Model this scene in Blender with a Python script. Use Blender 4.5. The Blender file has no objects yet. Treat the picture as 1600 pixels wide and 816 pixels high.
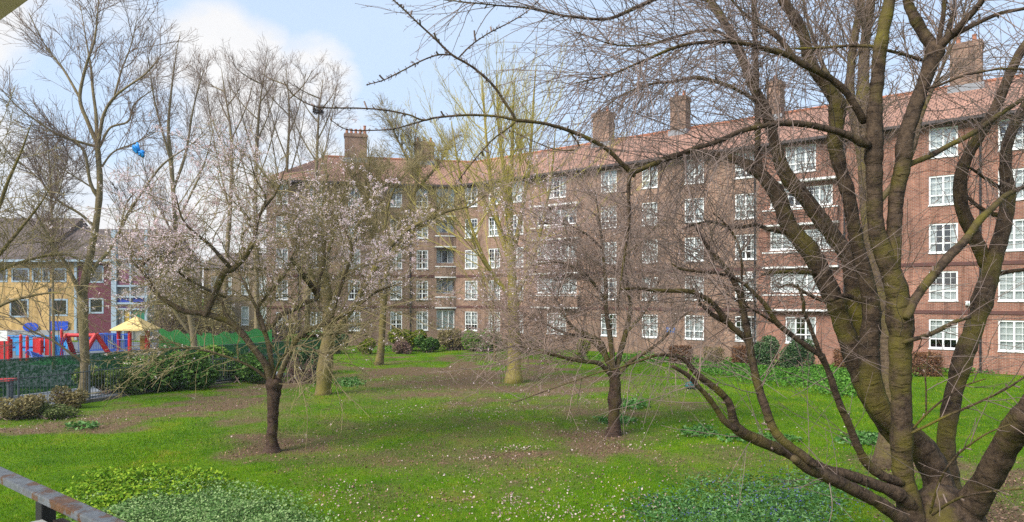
import bpy, math, random
import numpy as np
from mathutils import Vector

random.seed(7)
RNG = np.random.default_rng(11)
SC = bpy.context.scene
COL = SC.collection
H, F, HY = 4.3, 1080.0, 465.0     # eye height, focal length and horizon row of the photograph


def P(px, py, Y):
    """World point seen at photograph pixel (px,py) at distance Y."""
    return np.array([(px - 800) / F * Y, Y, H + (HY - py) / F * Y])


def G(px, py):
    Y = H * F / (py - HY)
    return np.array([(px - 800) / F * Y, Y, 0.0])


# ------------------------------------------------------------------ materials
MATS = {}


def new_mat(name):
    m = bpy.data.materials.new(name)
    m.use_nodes = True
    nt = m.node_tree
    b = nt.nodes['Principled BSDF']
    return m, nt, b


def N(nt, typ, **kw):
    n = nt.nodes.new(typ)
    for k, v in kw.items():
        if k in n.inputs:
            n.inputs[k].default_value = v
        else:
            setattr(n, k, v)
    return n


def ramp(nt, stops, interp='LINEAR'):
    r = nt.nodes.new('ShaderNodeValToRGB')
    cr = r.color_ramp
    cr.interpolation = interp
    while len(cr.elements) < len(stops):
        cr.elements.new(0.5)
    for e, (p, c) in zip(cr.elements, stops):
        e.position = p
        e.color = (*c, 1) if len(c) == 3 else c
    return r


def mixc(nt, fac, a, b, mode='MIX'):
    m = nt.nodes.new('ShaderNodeMix')
    m.data_type = 'RGBA'
    m.blend_type = mode
    for sock, v in ((m.inputs[0], fac), (m.inputs[6], a), (m.inputs[7], b)):
        if hasattr(v, 'is_output'):
            nt.links.new(v, sock)
        elif isinstance(v, (int, float)):
            sock.default_value = v
        else:
            sock.default_value = (*v, 1)
    return m.outputs[2]


def mat(name, c1, c2=None, scale=3.0, rough=0.75, bump=0.0, bscale=None, detail=6, spec=0.3, metal=0.0):
    if name in MATS:
        return MATS[name]
    m, nt, b = new_mat(name)
    b.inputs['Roughness'].default_value = rough
    b.inputs['Specular IOR Level'].default_value = spec
    b.inputs['Metallic'].default_value = metal
    if c2 is None:
        c2 = tuple(x * 0.75 for x in c1)
    tc = N(nt, 'ShaderNodeTexCoord')
    no = N(nt, 'ShaderNodeTexNoise', Scale=scale, Detail=detail, Roughness=0.65)
    nt.links.new(tc.outputs['Object'], no.inputs['Vector'])
    r = ramp(nt, [(0.35, c1), (0.68, c2)])
    nt.links.new(no.outputs['Fac'], r.inputs['Fac'])
    nt.links.new(r.outputs['Color'], b.inputs['Base Color'])
    if bump:
        n2 = N(nt, 'ShaderNodeTexNoise', Scale=bscale or scale * 6, Detail=5)
        nt.links.new(tc.outputs['Object'], n2.inputs['Vector'])
        bp = N(nt, 'ShaderNodeBump', Strength=bump, Distance=0.03)
        nt.links.new(n2.outputs['Fac'], bp.inputs['Height'])
        nt.links.new(bp.outputs['Normal'], b.inputs['Normal'])
    MATS[name] = m
    return m


def leaf_mat(name, stops, rough=0.55, trans=0.25, patch=False):
    """Colour differs leaf by leaf."""
    if name in MATS:
        return MATS[name]
    m, nt, b = new_mat(name)
    g = N(nt, 'ShaderNodeNewGeometry')
    r = ramp(nt, stops)
    nt.links.new(g.outputs['Random Per Island'], r.inputs['Fac'])
    if patch:
        tc = N(nt, 'ShaderNodeTexCoord')
        no = N(nt, 'ShaderNodeTexNoise', Scale=.9, Detail=7, Roughness=.72)
        nt.links.new(tc.outputs['Object'], no.inputs['Vector'])
        r2 = ramp(nt, [(.32, (.52, .62, .6)), (.5, (1, 1, 1)), (.62, (1.25, 1.0, 1.0)), (.75, (1.7, 1.05, 2.0))])
        nt.links.new(no.outputs['Fac'], r2.inputs['Fac'])
        pc = mixc(nt, 1.0, r.outputs['Color'], r2.outputs['Color'], 'MULTIPLY')
        nt.links.new(pc, b.inputs['Base Color'])
    else:
        nt.links.new(r.outputs['Color'], b.inputs['Base Color'])
    b.inputs['Roughness'].default_value = max(rough, .7)
    b.inputs['Specular IOR Level'].default_value = 0.06
    if trans:
        t = N(nt, 'ShaderNodeBsdfTranslucent')
        nt.links.new(r.outputs['Color'], t.inputs['Color'])
        mx = N(nt, 'ShaderNodeMixShader', Fac=trans)
        nt.links.new(b.outputs[0], mx.inputs[1])
        nt.links.new(t.outputs[0], mx.inputs[2])
        nt.links.new(mx.outputs[0], nt.nodes['Material Output'].inputs['Surface'])
    MATS[name] = m
    return m


def bark_mat(name, dark, mid, moss, moss_amt=0.5, bands=1.0, scale=2.2):
    m, nt, b = new_mat(name)
    tc = N(nt, 'ShaderNodeTexCoord')
    al = N(nt, 'ShaderNodeAttribute', attribute_name='along')
    n1 = N(nt, 'ShaderNodeTexNoise', Scale=scale * 5, Detail=10, Roughness=0.78)
    nt.links.new(tc.outputs['Object'], n1.inputs['Vector'])
    r1 = ramp(nt, [(0.36, dark), (0.66, mid)])
    nt.links.new(n1.outputs['Fac'], r1.inputs['Fac'])
    # ring-like lenticel bands round the stem, broken up
    sp = N(nt, 'ShaderNodeSeparateXYZ')
    nt.links.new(tc.outputs['Object'], sp.inputs[0])
    cx = N(nt, 'ShaderNodeCombineXYZ')
    mu = N(nt, 'ShaderNodeMath', operation='MULTIPLY')
    mu.inputs[1].default_value = 17
    nt.links.new(al.outputs['Fac'], mu.inputs[0])
    nt.links.new(mu.outputs[0], cx.inputs[2])
    for k in (0, 1):
        mm = N(nt, 'ShaderNodeMath', operation='MULTIPLY')
        mm.inputs[1].default_value = 5.0
        nt.links.new(sp.outputs[k], mm.inputs[0])
        nt.links.new(mm.outputs[0], cx.inputs[k])
    n2 = N(nt, 'ShaderNodeTexNoise', Scale=1.0, Detail=4, Roughness=0.6)
    nt.links.new(cx.outputs[0], n2.inputs['Vector'])
    r2 = ramp(nt, [(0.52, (0, 0, 0)), (0.75, (1, 1, 1))])
    nt.links.new(n2.outputs['Fac'], r2.inputs['Fac'])
    mb = N(nt, 'ShaderNodeMath', operation='MULTIPLY')
    mb.inputs[1].default_value = 0.7 * bands
    nt.links.new(r2.outputs['Color'], mb.inputs[0])
    c = mixc(nt, mb.outputs[0], r1.outputs['Color'], tuple(x * 0.5 for x in dark))
    n3 = N(nt, 'ShaderNodeTexNoise', Scale=scale * 0.8, Detail=6, Roughness=0.62)
    nt.links.new(tc.outputs['Object'], n3.inputs['Vector'])
    r3 = ramp(nt, [(0.62 - 0.3 * moss_amt, (0, 0, 0)), (0.8 - 0.25 * moss_amt, (1, 1, 1))])
    nt.links.new(n3.outputs['Fac'], r3.inputs['Fac'])
    ms = N(nt, 'ShaderNodeMath', operation='MULTIPLY')
    ms.inputs[1].default_value = 0.85
    nt.links.new(r3.outputs['Color'], ms.inputs[0])
    r4 = ramp(nt, [(0.35, moss), (0.7, tuple(x * 0.5 for x in moss))])
    nt.links.new(n1.outputs['Fac'], r4.inputs['Fac'])
    c = mixc(nt, ms.outputs[0], c, r4.outputs['Color'])
    nt.links.new(c, b.inputs['Base Color'])
    b.inputs['Roughness'].default_value = 0.85
    b.inputs['Specular IOR Level'].default_value = 0.2
    ad = N(nt, 'ShaderNodeMath', operation='SUBTRACT')
    nt.links.new(n1.outputs['Fac'], ad.inputs[0])
    nt.links.new(mb.outputs[0], ad.inputs[1])
    bp = N(nt, 'ShaderNodeBump', Strength=1.0, Distance=0.02)
    nt.links.new(ad.outputs[0], bp.inputs['Height'])
    nt.links.new(bp.outputs['Normal'], b.inputs['Normal'])
    MATS[name] = m
    return m


def brick_mat(name, c1, c2, mortar, stain):
    m, nt, b = new_mat(name)
    uv = N(nt, 'ShaderNodeUVMap')
    br = N(nt, 'ShaderNodeTexBrick', Scale=1.0)
    br.inputs['Brick Width'].default_value = 0.235
    br.inputs['Row Height'].default_value = 0.08
    br.inputs['Mortar Size'].default_value = 0.009
    br.inputs['Color1'].default_value = (*c1, 1)
    br.inputs['Color2'].default_value = (*c2, 1)
    br.inputs['Mortar'].default_value = (*mortar, 1)
    br.inputs['Bias'].default_value = 0.0
    nt.links.new(uv.outputs[0], br.inputs['Vector'])
    n1 = N(nt, 'ShaderNodeTexNoise', Scale=0.35, Detail=7, Roughness=0.7)
    nt.links.new(uv.outputs[0], n1.inputs['Vector'])
    r = ramp(nt, [(0.3, (0.5, 0.52, 0.53)), (0.7, (1.3, 1.25, 1.22))])
    nt.links.new(n1.outputs['Fac'], r.inputs['Fac'])
    c = mixc(nt, 1.0, br.outputs['Color'], r.outputs['Color'], 'MULTIPLY')
    n2 = N(nt, 'ShaderNodeTexNoise', Scale=1.1, Detail=8, Roughness=0.75)
    nt.links.new(uv.outputs[0], n2.inputs['Vector'])
    r2 = ramp(nt, [(0.52, (0, 0, 0)), (0.75, (0.7, 0.7, 0.7))])
    nt.links.new(n2.outputs['Fac'], r2.inputs['Fac'])
    c = mixc(nt, r2.outputs['Color'], c, stain)
    mp = N(nt, 'ShaderNodeMapping')
    mp.inputs['Scale'].default_value = (2.6, .16, 1)
    nt.links.new(uv.outputs[0], mp.inputs['Vector'])
    n4 = N(nt, 'ShaderNodeTexNoise', Scale=1.0, Detail=7, Roughness=0.7)
    nt.links.new(mp.outputs[0], n4.inputs['Vector'])
    r5 = ramp(nt, [(0.36, (.62, .60, .58)), (0.5, (1, 1, 1)), (.68, (1.12, 1.1, 1.08))])
    nt.links.new(n4.outputs['Fac'], r5.inputs['Fac'])
    c = mixc(nt, 1.0, c, r5.outputs['Color'], 'MULTIPLY')
    nt.links.new(c, b.inputs['Base Color'])
    b.inputs['Roughness'].default_value = 0.9
    b.inputs['Specular IOR Level'].default_value = 0.15
    bp = N(nt, 'ShaderNodeBump', Strength=0.5, Distance=0.01)
    nt.links.new(br.outputs['Fac'], bp.inputs['Height'])
    bp.invert = True
    nt.links.new(bp.outputs['Normal'], b.inputs['Normal'])
    MATS[name] = m
    return m


def tile_mat(name, c1, c2):
    m, nt, b = new_mat(name)
    uv = N(nt, 'ShaderNodeUVMap')
    br = N(nt, 'ShaderNodeTexBrick', Scale=1.0)
    br.inputs['Brick Width'].default_value = 0.3
    br.inputs['Row Height'].default_value = 0.36
    br.inputs['Mortar Size'].default_value = 0.035
    br.inputs['Mortar Smooth'].default_value = 0.6
    br.inputs['Color1'].default_value = (*c1, 1)
    br.inputs['Color2'].default_value = (*c2, 1)
    br.inputs['Mortar'].default_value = (*(x * 0.3 for x in c1), 1)
    nt.links.new(uv.outputs[0], br.inputs['Vector'])
    n1 = N(nt, 'ShaderNodeTexNoise', Scale=0.6, Detail=7, Roughness=0.7)
    nt.links.new(uv.outputs[0], n1.inputs['Vector'])
    r = ramp(nt, [(0.3, (0.6, 0.6, 0.6)), (0.7, (1.25, 1.2, 1.2))])
    nt.links.new(n1.outputs['Fac'], r.inputs['Fac'])
    c = mixc(nt, 1.0, br.outputs['Color'], r.outputs['Color'], 'MULTIPLY')
    nt.links.new(c, b.inputs['Base Color'])
    b.inputs['Roughness'].default_value = 0.85
    bp = N(nt, 'ShaderNodeBump', Strength=0.6, Distance=0.03)
    bp.invert = True
    nt.links.new(br.outputs['Fac'], bp.inputs['Height'])
    nt.links.new(bp.outputs['Normal'], b.inputs['Normal'])
    MATS[name] = m
    return m


def glass_mat():
    m, nt, b = new_mat('window glass')
    nt.nodes.remove(b)
    t = N(nt, 'ShaderNodeBsdfTransparent')
    t.inputs['Color'].default_value = (0.86, 0.9, 0.9, 1)
    g = N(nt, 'ShaderNodeBsdfGlossy', Roughness=0.03)
    lw = N(nt, 'ShaderNodeLayerWeight', Blend=0.35)
    mr = N(nt, 'ShaderNodeMapRange')
    mr.inputs['To Min'].default_value = 0.12
    mr.inputs['To Max'].default_value = 0.75
    nt.links.new(lw.outputs['Fresnel'], mr.inputs['Value'])
    mx = N(nt, 'ShaderNodeMixShader')
    nt.links.new(mr.outputs[0], mx.inputs[0])
    nt.links.new(t.outputs[0], mx.inputs[1])
    nt.links.new(g.outputs[0], mx.inputs[2])
    nt.links.new(mx.outputs[0], nt.nodes['Material Output'].inputs['Surface'])
    MATS['glass'] = m
    return m


def net_mat():
    m, nt, b = new_mat('green mesh netting')
    b.inputs['Base Color'].default_value = (0.016, 0.10, 0.035, 1)
    b.inputs['Roughness'].default_value = 0.7
    tc = N(nt, 'ShaderNodeTexCoord')
    no = N(nt, 'ShaderNodeTexNoise', Scale=9.0, Detail=3)
    nt.links.new(tc.outputs['Object'], no.inputs['Vector'])
    r = ramp(nt, [(0.44, (1, 1, 1)), (0.62, (0.72, 0.72, 0.72))])
    nt.links.new(no.outputs['Fac'], r.inputs['Fac'])
    nt.links.new(r.outputs['Color'], b.inputs['Alpha'])
    return m


BRICK_RED = brick_mat('red brick', (0.325, 0.14, 0.092), (0.21, 0.086, 0.062), (0.37, 0.3, 0.24), (0.14, 0.075, 0.058))
BRICK_BROWN = brick_mat('brown brick', (0.31, 0.185, 0.13), (0.205, 0.118, 0.085), (0.37, 0.31, 0.245), (0.13, 0.085, 0.065))
BRICK_BUFF = brick_mat('buff brick', (0.36, 0.26, 0.15), (0.28, 0.2, 0.12), (0.3, 0.26, 0.2), (0.2, 0.15, 0.1))
BRICK_YELLOW = brick_mat('yellow brick', (0.6, 0.4, 0.15), (0.54, 0.35, 0.13), (0.48, 0.36, 0.2), (0.46, 0.31, 0.12))
TILE_RED = tile_mat('red clay tile', (0.38, 0.21, 0.145), (0.3, 0.16, 0.112))
TILE_DARK = tile_mat('dark brown tile', (0.13, 0.095, 0.08), (0.1, 0.075, 0.065))
GLASS = glass_mat()
WHITE = mat('white paint', (0.78, 0.79, 0.78), (0.68, 0.69, 0.67), 2.0, 0.45)
CURTAIN = mat('net curtain', (0.82, 0.84, 0.83), (0.66, 0.68, 0.67), 7.0, 0.9)
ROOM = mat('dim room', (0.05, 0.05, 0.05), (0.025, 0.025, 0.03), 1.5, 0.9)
CONC = mat('concrete', (0.5, 0.49, 0.46), (0.36, 0.35, 0.33), 2.5, 0.85, 0.3)
WHITECONC = mat('white painted concrete', (0.74, 0.74, 0.72), (0.55, 0.55, 0.52), 1.5, 0.75, 0.15)
BLACKP = mat('black iron', (0.03, 0.03, 0.032), (0.02, 0.02, 0.02), 4, 0.5)
GUTTER = mat('dark gutter', (0.07, 0.055, 0.05), (0.05, 0.04, 0.04), 2, 0.6)
LEAD = mat('lead flashing', (0.25, 0.26, 0.28), (0.18, 0.19, 0.2), 3, 0.5)
CHPOT = mat('terracotta pot', (0.4, 0.16, 0.09), (0.3, 0.13, 0.08), 3, 0.8)
STRING = mat('dark brick course', (0.12, 0.055, 0.045), (0.09, 0.045, 0.04), 4, 0.9)
BK_CHERRY = bark_mat('cherry bark', (0.045, 0.03, 0.02), (0.17, 0.12, 0.075), (0.16, 0.135, 0.028), 0.55, 0.8)
BK_TRUNK = bark_mat('reddish cherry trunk bark', (0.022, 0.014, 0.011), (0.12, 0.072, 0.05), (0.1, 0.08, 0.02), 0.3, 0.9)
BK_CHERRYD = bark_mat('dark cherry bark', (0.018, 0.012, 0.009), (0.13, 0.088, 0.056), (0.18, 0.152, 0.024), 0.5, 1.0)
BK_MOSSY = bark_mat('mossy bark', (0.075, 0.055, 0.03), (0.24, 0.18, 0.095), (0.22, 0.185, 0.04), 0.7, 0.5)
BK_YELLOW = bark_mat('yellow green bark', (0.19, 0.15, 0.055), (0.42, 0.335, 0.11), (0.37, 0.31, 0.06), 0.75, 0.4)
BK_GREY = bark_mat('grey olive bark', (0.11, 0.085, 0.05), (0.3, 0.235, 0.135), (0.25, 0.21, 0.08), 0.5, 0.25)
TW_BROWN = mat('brown twigs', (0.23, 0.165, 0.125), (0.16, 0.11, 0.085), 3, 0.8)
TW_DARK = mat('dark twigs', (0.25, 0.185, 0.155), (0.14, 0.1, 0.085), 3, 0.8)
TW_PALE = mat('pale twigs', (0.33, 0.235, 0.195), (0.23, 0.165, 0.13), 3, 0.8)
TW_OLIVE = mat('olive twigs', (0.29, 0.235, 0.11), (0.21, 0.165, 0.085), 2, 0.8)
TW_YELLOW = mat('yellow green shoots', (0.46, 0.39, 0.10), (0.35, 0.29, 0.085), 1.5, 0.8)
BLOSSOM = leaf_mat('pale pink blossom', [(0, (0.74, 0.54, 0.58)), (0.5, (0.84, 0.68, 0.71)), (1, (0.9, 0.82, 0.83))], 0.7, 0.35)


# ------------------------------------------------------------------ object helpers
def tag(o, label=None, cat=None, group=None, kind=None):
    if label:
        o['label'] = label
    if cat:
        o['category'] = cat
    if group:
        o['group'] = group
    if kind:
        o['kind'] = kind
    return o


def empty(name, loc, label, cat, group=None):
    o = bpy.data.objects.new(name, None)
    o.empty_display_size = 0.3
    o.location = Vector(loc)
    COL.objects.link(o)
    return tag(o, label, cat, group)


def link(name, me, m, parent=None, smooth=False):
    o = bpy.data.objects.new(name, me)
    COL.objects.link(o)
    if m is not None:
        me.materials.append(m)
    if parent is not None:
        o.parent = parent
        w_, q_ = Vector((0, 0, 0)), parent
        while q_ is not None:
            w_ += Vector(q_.location)
            q_ = q_.parent
        o.location = -w_                            # geometry is written in world space
    if smooth:
        me.polygons.foreach_set('use_smooth', np.ones(len(me.polygons), dtype=bool))
    return o


def raw_mesh(name, V, Q, m, parent=None, smooth=False, attrs=None):
    """V (n,3); Q (m,k) equal-sided faces."""
    V = np.asarray(V, dtype=np.float32).reshape(-1, 3)
    Q = np.asarray(Q, dtype=np.int32)
    me = bpy.data.meshes.new(name)
    me.vertices.add(len(V))
    me.vertices.foreach_set('co', V.ravel())
    k = Q.shape[1]
    me.loops.add(Q.size)
    me.loops.foreach_set('vertex_index', Q.ravel())
    me.polygons.add(len(Q))
    me.polygons.foreach_set('loop_start', np.arange(0, Q.size, k, dtype=np.int32))
    me.update(calc_edges=True)
    if attrs:
        for an, av in attrs.items():
            a = me.attributes.new(an, 'FLOAT', 'POINT')
            a.data.foreach_set('value', np.asarray(av, dtype=np.float32))
    return link(name, me, m, parent, smooth)


class MB:
    """Collects boxes, bars and prisms and links them as one mesh with box-mapped UVs in metres."""

    def __init__(s):
        s.v, s.f = [], []

    def add(s, vs, fs):
        b = len(s.v)
        s.v += [tuple(map(float, v)) for v in vs]
        s.f += [tuple(b + i for i in f) for f in fs]

    def hexa(s, c):
        s.add(c, [(0, 3, 2, 1), (4, 5, 6, 7), (0, 1, 5, 4), (1, 2, 6, 5), (2, 3, 7, 6), (3, 0, 4, 7)])

    def box(s, x0, x1, y0, y1, z0, z1):
        s.hexa([(x0, y0, z0), (x1, y0, z0), (x1, y1, z0), (x0, y1, z0), (x0, y0, z1), (x1, y0, z1), (x1, y1, z1), (x0, y1, z1)])

    def fbox(s, fr, a0, a1, q0, q1, z0, z1):
        s.hexa([fr(a0, q1, z0), fr(a1, q1, z0), fr(a1, q0, z0), fr(a0, q0, z0), fr(a0, q1, z1), fr(a1, q1, z1), fr(a1, q0, z1), fr(a0, q0, z1)])

    def bar(s, a, b, r, n=8, r2=None):
        a, b = np.array(a, float), np.array(b, float)
        r2 = r if r2 is None else r2
        d = (b - a) / (np.linalg.norm(b - a) + 1e-9)
        u = np.cross(d, [0, 0, 1] if abs(d[2]) < 0.9 else [1, 0, 0])
        u /= np.linalg.norm(u)
        w = np.cross(d, u)
        vs = []
        for q, rr in ((a, r), (b, r2)):
            for k in range(n):
                t = 2 * math.pi * k / n
                vs.append(q + rr * (math.cos(t) * u + math.sin(t) * w))
        fs = [(k, (k + 1) % n, n + (k + 1) % n, n + k) for k in range(n)]
        fs += [tuple(range(n - 1, -1, -1)), tuple(range(n, 2 * n))]
        s.add(vs, fs)

    def path(s, pts, r, n=8):
        pts = np.array(pts, float)
        V, Q, _ = tube_single(pts, np.full(len(pts), r), n, rough=0)
        s.add(V, [tuple(q) for q in Q])

    def build(s, name, m, parent=None, smooth=False, bevel=0):
        me = bpy.data.meshes.new(name)
        me.from_pydata(s.v, [], s.f)
        uv = me.uv_layers.new(name='UVMap')
        co = np.array(s.v)
        for p in me.polygons:
            n = p.normal
            if abs(n.z) > 0.95:
                t, w = Vector((1, 0, 0)), Vector((0, 1, 0))
            else:
                t = Vector((-n.y, n.x, 0)).normalized()
                w = n.cross(t)
            for li in p.loop_indices:
                c = Vector(co[me.loops[li].vertex_index])
                uv.data[li].uv = (c.dot(t), c.dot(w) if abs(n.z) > 0.02 else c.z)
        o = link(name, me, m, parent, smooth)
        if bevel:
            bv = o.modifiers.new('edge', 'BEVEL')
            bv.width = bevel
            bv.segments = 2
        return o


# ------------------------------------------------------------------ tubes and growth
def resample(pts, n):
    """Catmull-Rom through pts (k,d) to n points."""
    pts = np.asarray(pts, float)
    if len(pts) == 2:
        t = np.linspace(0, 1, n)[:, None]
        return pts[0] * (1 - t) + pts[1] * t
    ext = np.vstack([2 * pts[0] - pts[1], pts, 2 * pts[-1] - pts[-2]])
    seg = np.linalg.norm(np.diff(pts[:, :3], axis=0), axis=1)
    cum = np.concatenate([[0], np.cumsum(seg)])
    u = np.linspace(0, cum[-1], n)
    i = np.clip(np.searchsorted(cum, u, side='right') - 1, 0, len(pts) - 2)
    t = ((u - cum[i]) / (seg[i] + 1e-9))[:, None]
    p0, p1, p2, p3 = ext[i], ext[i + 1], ext[i + 2], ext[i + 3]
    return 0.5 * (2 * p1 + (p2 - p0) * t + (2 * p0 - 5 * p1 + 4 * p2 - p3) * t**2 + (3 * p1 - p0 - 3 * p2 + p3) * t**3)


def tube_single(pts, rad, n=10, rough=0.06, seed=0):
    rng = np.random.default_rng(seed)
    k = len(pts)
    tan = np.gradient(pts, axis=0)
    tan /= np.linalg.norm(tan, axis=1)[:, None] + 1e-9
    u = np.cross(tan[0], [0.31, 0.9, 0.2])
    u /= np.linalg.norm(u)
    V = np.zeros((k, n, 3))
    al_ = np.concatenate([[0], np.cumsum(np.linalg.norm(np.diff(pts, axis=0), axis=1))])
    rad = np.array(rad, float)
    r_in = rad.mean()
    for c_ in rng.uniform(0, al_[-1], int(al_[-1] * 2.2 * (rough > .03))):
        rad = rad * (1 + rng.uniform(.03, .11) * np.exp(-((al_ - c_) / (rad * rng.uniform(.6, 1.2) + .01)) ** 2))
    rad = rad * (r_in / rad.mean())
    ang = 2 * np.pi * np.arange(n) / n
    lump = rng.normal(0, 1, (k, n))
    for _ in range(2):
        lump = (lump + np.roll(lump, 1, 1) + np.roll(lump, -1, 1)) / 3
    for _ in range(2):
        lump[1:-1] = (lump[:-2] + 2 * lump[1:-1] + lump[2:]) / 4
    lump *= 1.25
    ring = rng.normal(0, 1, k)
    for i in range(k):
        u = u - tan[i] * np.dot(u, tan[i])
        u /= np.linalg.norm(u)
        w = np.cross(tan[i], u)
        rr = rad[i] * (1 + rough * 2.0 * lump[i] + rough * 0.22 * ring[i])
        V[i] = pts[i] + rr[:, None] * (np.cos(ang)[:, None] * u + np.sin(ang)[:, None] * w)
    al = np.concatenate([[0], np.cumsum(np.linalg.norm(np.diff(pts, axis=0), axis=1))])
    V = V.reshape(-1, 3)
    ii, jj = np.meshgrid(np.arange(k - 1), np.arange(n), indexing='ij')
    a = (ii * n + jj).ravel()
    b = (ii * n + (jj + 1) % n).ravel()
    Q = np.stack([a, b, b + n, a + n], 1)
    # closed end
    V = np.vstack([V, pts[-1] + tan[-1] * rad[-1] * 0.6, pts[0]])
    top = [[(k - 1) * n + j, (k - 1) * n + (j + 1) % n, len(V) - 2, len(V) - 2] for j in range(n)]
    top += [[(j + 1) % n, j, len(V) - 1, len(V) - 1] for j in range(n)]
    al = np.concatenate([np.repeat(al, n), [al[-1], 0]])
    tri = np.array(top)
    return V, Q, (tri[:, :3], al)


def limb_obj(name, pts, rad, m, parent, n=10, rough=0.06, seed=0):
    V, Q, (tri, al) = tube_single(pts, rad, n, rough, seed)
    me = bpy.data.meshes.new(name)
    me.from_pydata([tuple(v) for v in V], [], [tuple(int(x) for x in q) for q in Q] + [tuple(int(x) for x in t) for t in tri])
    a = me.attributes.new('along', 'FLOAT', 'POINT')
    a.data.foreach_set('value', al.astype(np.float32))
    return link(name, me, m, parent, True)


def tubes(A, R, n=3):
    """A (N,k,3) R (N,k): many thin tubes -> V, Q."""
    Nn, k, _ = A.shape
    tan = np.gradient(A, axis=1)
    tan /= np.linalg.norm(tan, axis=2)[..., None] + 1e-9
    ref = np.array([0.37, 0.21, 0.9])
    u = np.cross(tan, ref)
    u /= np.linalg.norm(u, axis=2)[..., None] + 1e-6
    w = np.cross(tan, u)
    V = np.zeros((Nn, k, n, 3))
    for j in range(n):
        t = 2 * math.pi * j / n
        V[:, :, j] = A + R[..., None] * (math.cos(t) * u + math.sin(t) * w)
    base = (np.arange(Nn) * k * n)[:, None, None]
    i = np.arange(k - 1)[None, :, None] * n
    j = np.arange(n)[None, None, :]
    a = base + i + j
    b = base + i + (j + 1) % n
    Q = np.stack([a, b, b + n, a + n], -1).reshape(-1, 4)
    return V.reshape(-1, 3), Q


def grow(par, count, t=(0.2, 1.0), ang=(30, 60), length=(0.5, 1.5), seg=6, wig=0.12, trop=(0, 0, 0.03), r=(0.01, 0.003), rng=None, taperlen=0.5, bias=None):
    """Grow `count` shoots from parent polylines. par = list of (A(N,k,3), R(N,k))."""
    rng = rng or RNG
    starts, tans, prs, ts = [], [], [], []
    lens = []
    for A, R in par:
        lens.append(np.linalg.norm(np.diff(A, axis=1), axis=2).sum(1))
    allw = np.concatenate(lens)
    src = np.concatenate([np.full(len(l), i) for i, l in enumerate(lens)])
    loc = np.concatenate([np.arange(len(l)) for l in lens])
    pick = rng.choice(len(allw), count, p=allw / allw.sum())
    tt = rng.uniform(t[0], t[1], count)
    S = np.zeros((count, 3))
    T = np.zeros((count, 3))
    PR = np.zeros(count)
    for i, (A, R) in enumerate(par):
        sel = np.where(src[pick] == i)[0]
        if not len(sel):
            continue
        k = A.shape[1]
        f = tt[sel] * (k - 1)
        a = np.clip(f.astype(int), 0, k - 2)
        q = (f - a)[:, None]
        li = loc[pick[sel]]
        p0, p1 = A[li, a], A[li, a + 1]
        S[sel] = p0 * (1 - q) + p1 * q
        T[sel] = p1 - p0
        PR[sel] = R[li, a]
    T /= np.linalg.norm(T, axis=1)[:, None] + 1e-9
    rv = rng.normal(0, 1, (count, 3))
    if bias is not None:
        rv += np.array(bias)
    rv -= T * (rv * T).sum(1)[:, None]
    rv /= np.linalg.norm(rv, axis=1)[:, None] + 1e-9
    an = np.radians(rng.uniform(ang[0], ang[1], count))[:, None]
    D = T * np.cos(an) + rv * np.sin(an)
    L = rng.uniform(length[0], length[1], count) * (1 - taperlen * tt)
    A = np.zeros((count, seg + 1, 3))
    A[:, 0] = S
    tr = np.array(trop)
    for i in range(seg):
        D = D + rng.normal(0, wig, (count, 3)) + tr
        D /= np.linalg.norm(D, axis=1)[:, None]
        A[:, i + 1] = A[:, i] + D * (L / seg)[:, None]
    r0 = np.minimum(PR * 0.7, r[0])
    r0 = np.maximum(r0, r[1])
    R = r0[:, None] + (r[1] - r0)[:, None] * np.linspace(0, 1, seg + 1)[None] ** 0.8
    return A, R


def crown_obj(name, levels, m, parent, sides=(4, 3, 3, 3)):
    Vs, Qs, off = [], [], 0
    for (A, R), n in zip(levels, sides):
        V, Q = tubes(A, R, n)
        Vs.append(V)
        Qs.append(Q + off)
        off += len(V)
    return raw_mesh(name, np.vstack(Vs), np.vstack(Qs), m, parent, False)


def leaves(C, size, rng, up=0.0, aspect=1.6, jitter=0.35):
    """Quads (folded diamonds) at points C -> V, Q."""
    n = len(C)
    a = rng.normal(0, 1, (n, 3))
    a[:, 2] *= 0.6
    a /= np.linalg.norm(a, axis=1)[:, None]
    b = rng.normal(0, 1, (n, 3))
    if up:
        nrm = rng.normal(0, 1, (n, 3)) + np.array([0, 0, up])
        b = np.cross(nrm, a)
    b -= a * (a * b).sum(1)[:, None]
    b /= np.linalg.norm(b, axis=1)[:, None] + 1e-9
    s = (size * rng.uniform(1 - jitter, 1 + jitter, n))[:, None]
    cc = np.cross(a, b) * s * 0.15
    V = np.stack([C - a * s * aspect / 2, C + b * s / 2 + cc, C + a * s * aspect / 2, C - b * s / 2 + cc], 1)
    Q = np.arange(4 * n).reshape(n, 4)
    return V.reshape(-1, 3), Q


def main_limbs(spec, Ybase):
    """spec: list of (d0,d1,[(px,py,width_px),...]) -> list of (pts(k,3), rad(k))."""
    out = []
    for d0, d1, pl in spec:
        n = len(pl)
        pts, rad = [], []
        for i, (px, py, w) in enumerate(pl):
            Y = d0 + (d1 - d0) * i / max(1, n - 1)
            pts.append(np.append(P(px, py, Y), w / 2 / F * Y))
        k = max(8, 3 * n)
        q = resample(np.array(pts), k)
        out.append((q[:, :3], np.maximum(q[:, 3], 0.003)))
    return out


def as_par(limbs, kk=20):
    A = np.stack([resample(p, kk) for p, r in limbs])
    R = np.stack([np.interp(np.linspace(0, 1, kk), np.linspace(0, 1, len(r)), r) for p, r in limbs])
    return A, R


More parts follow.
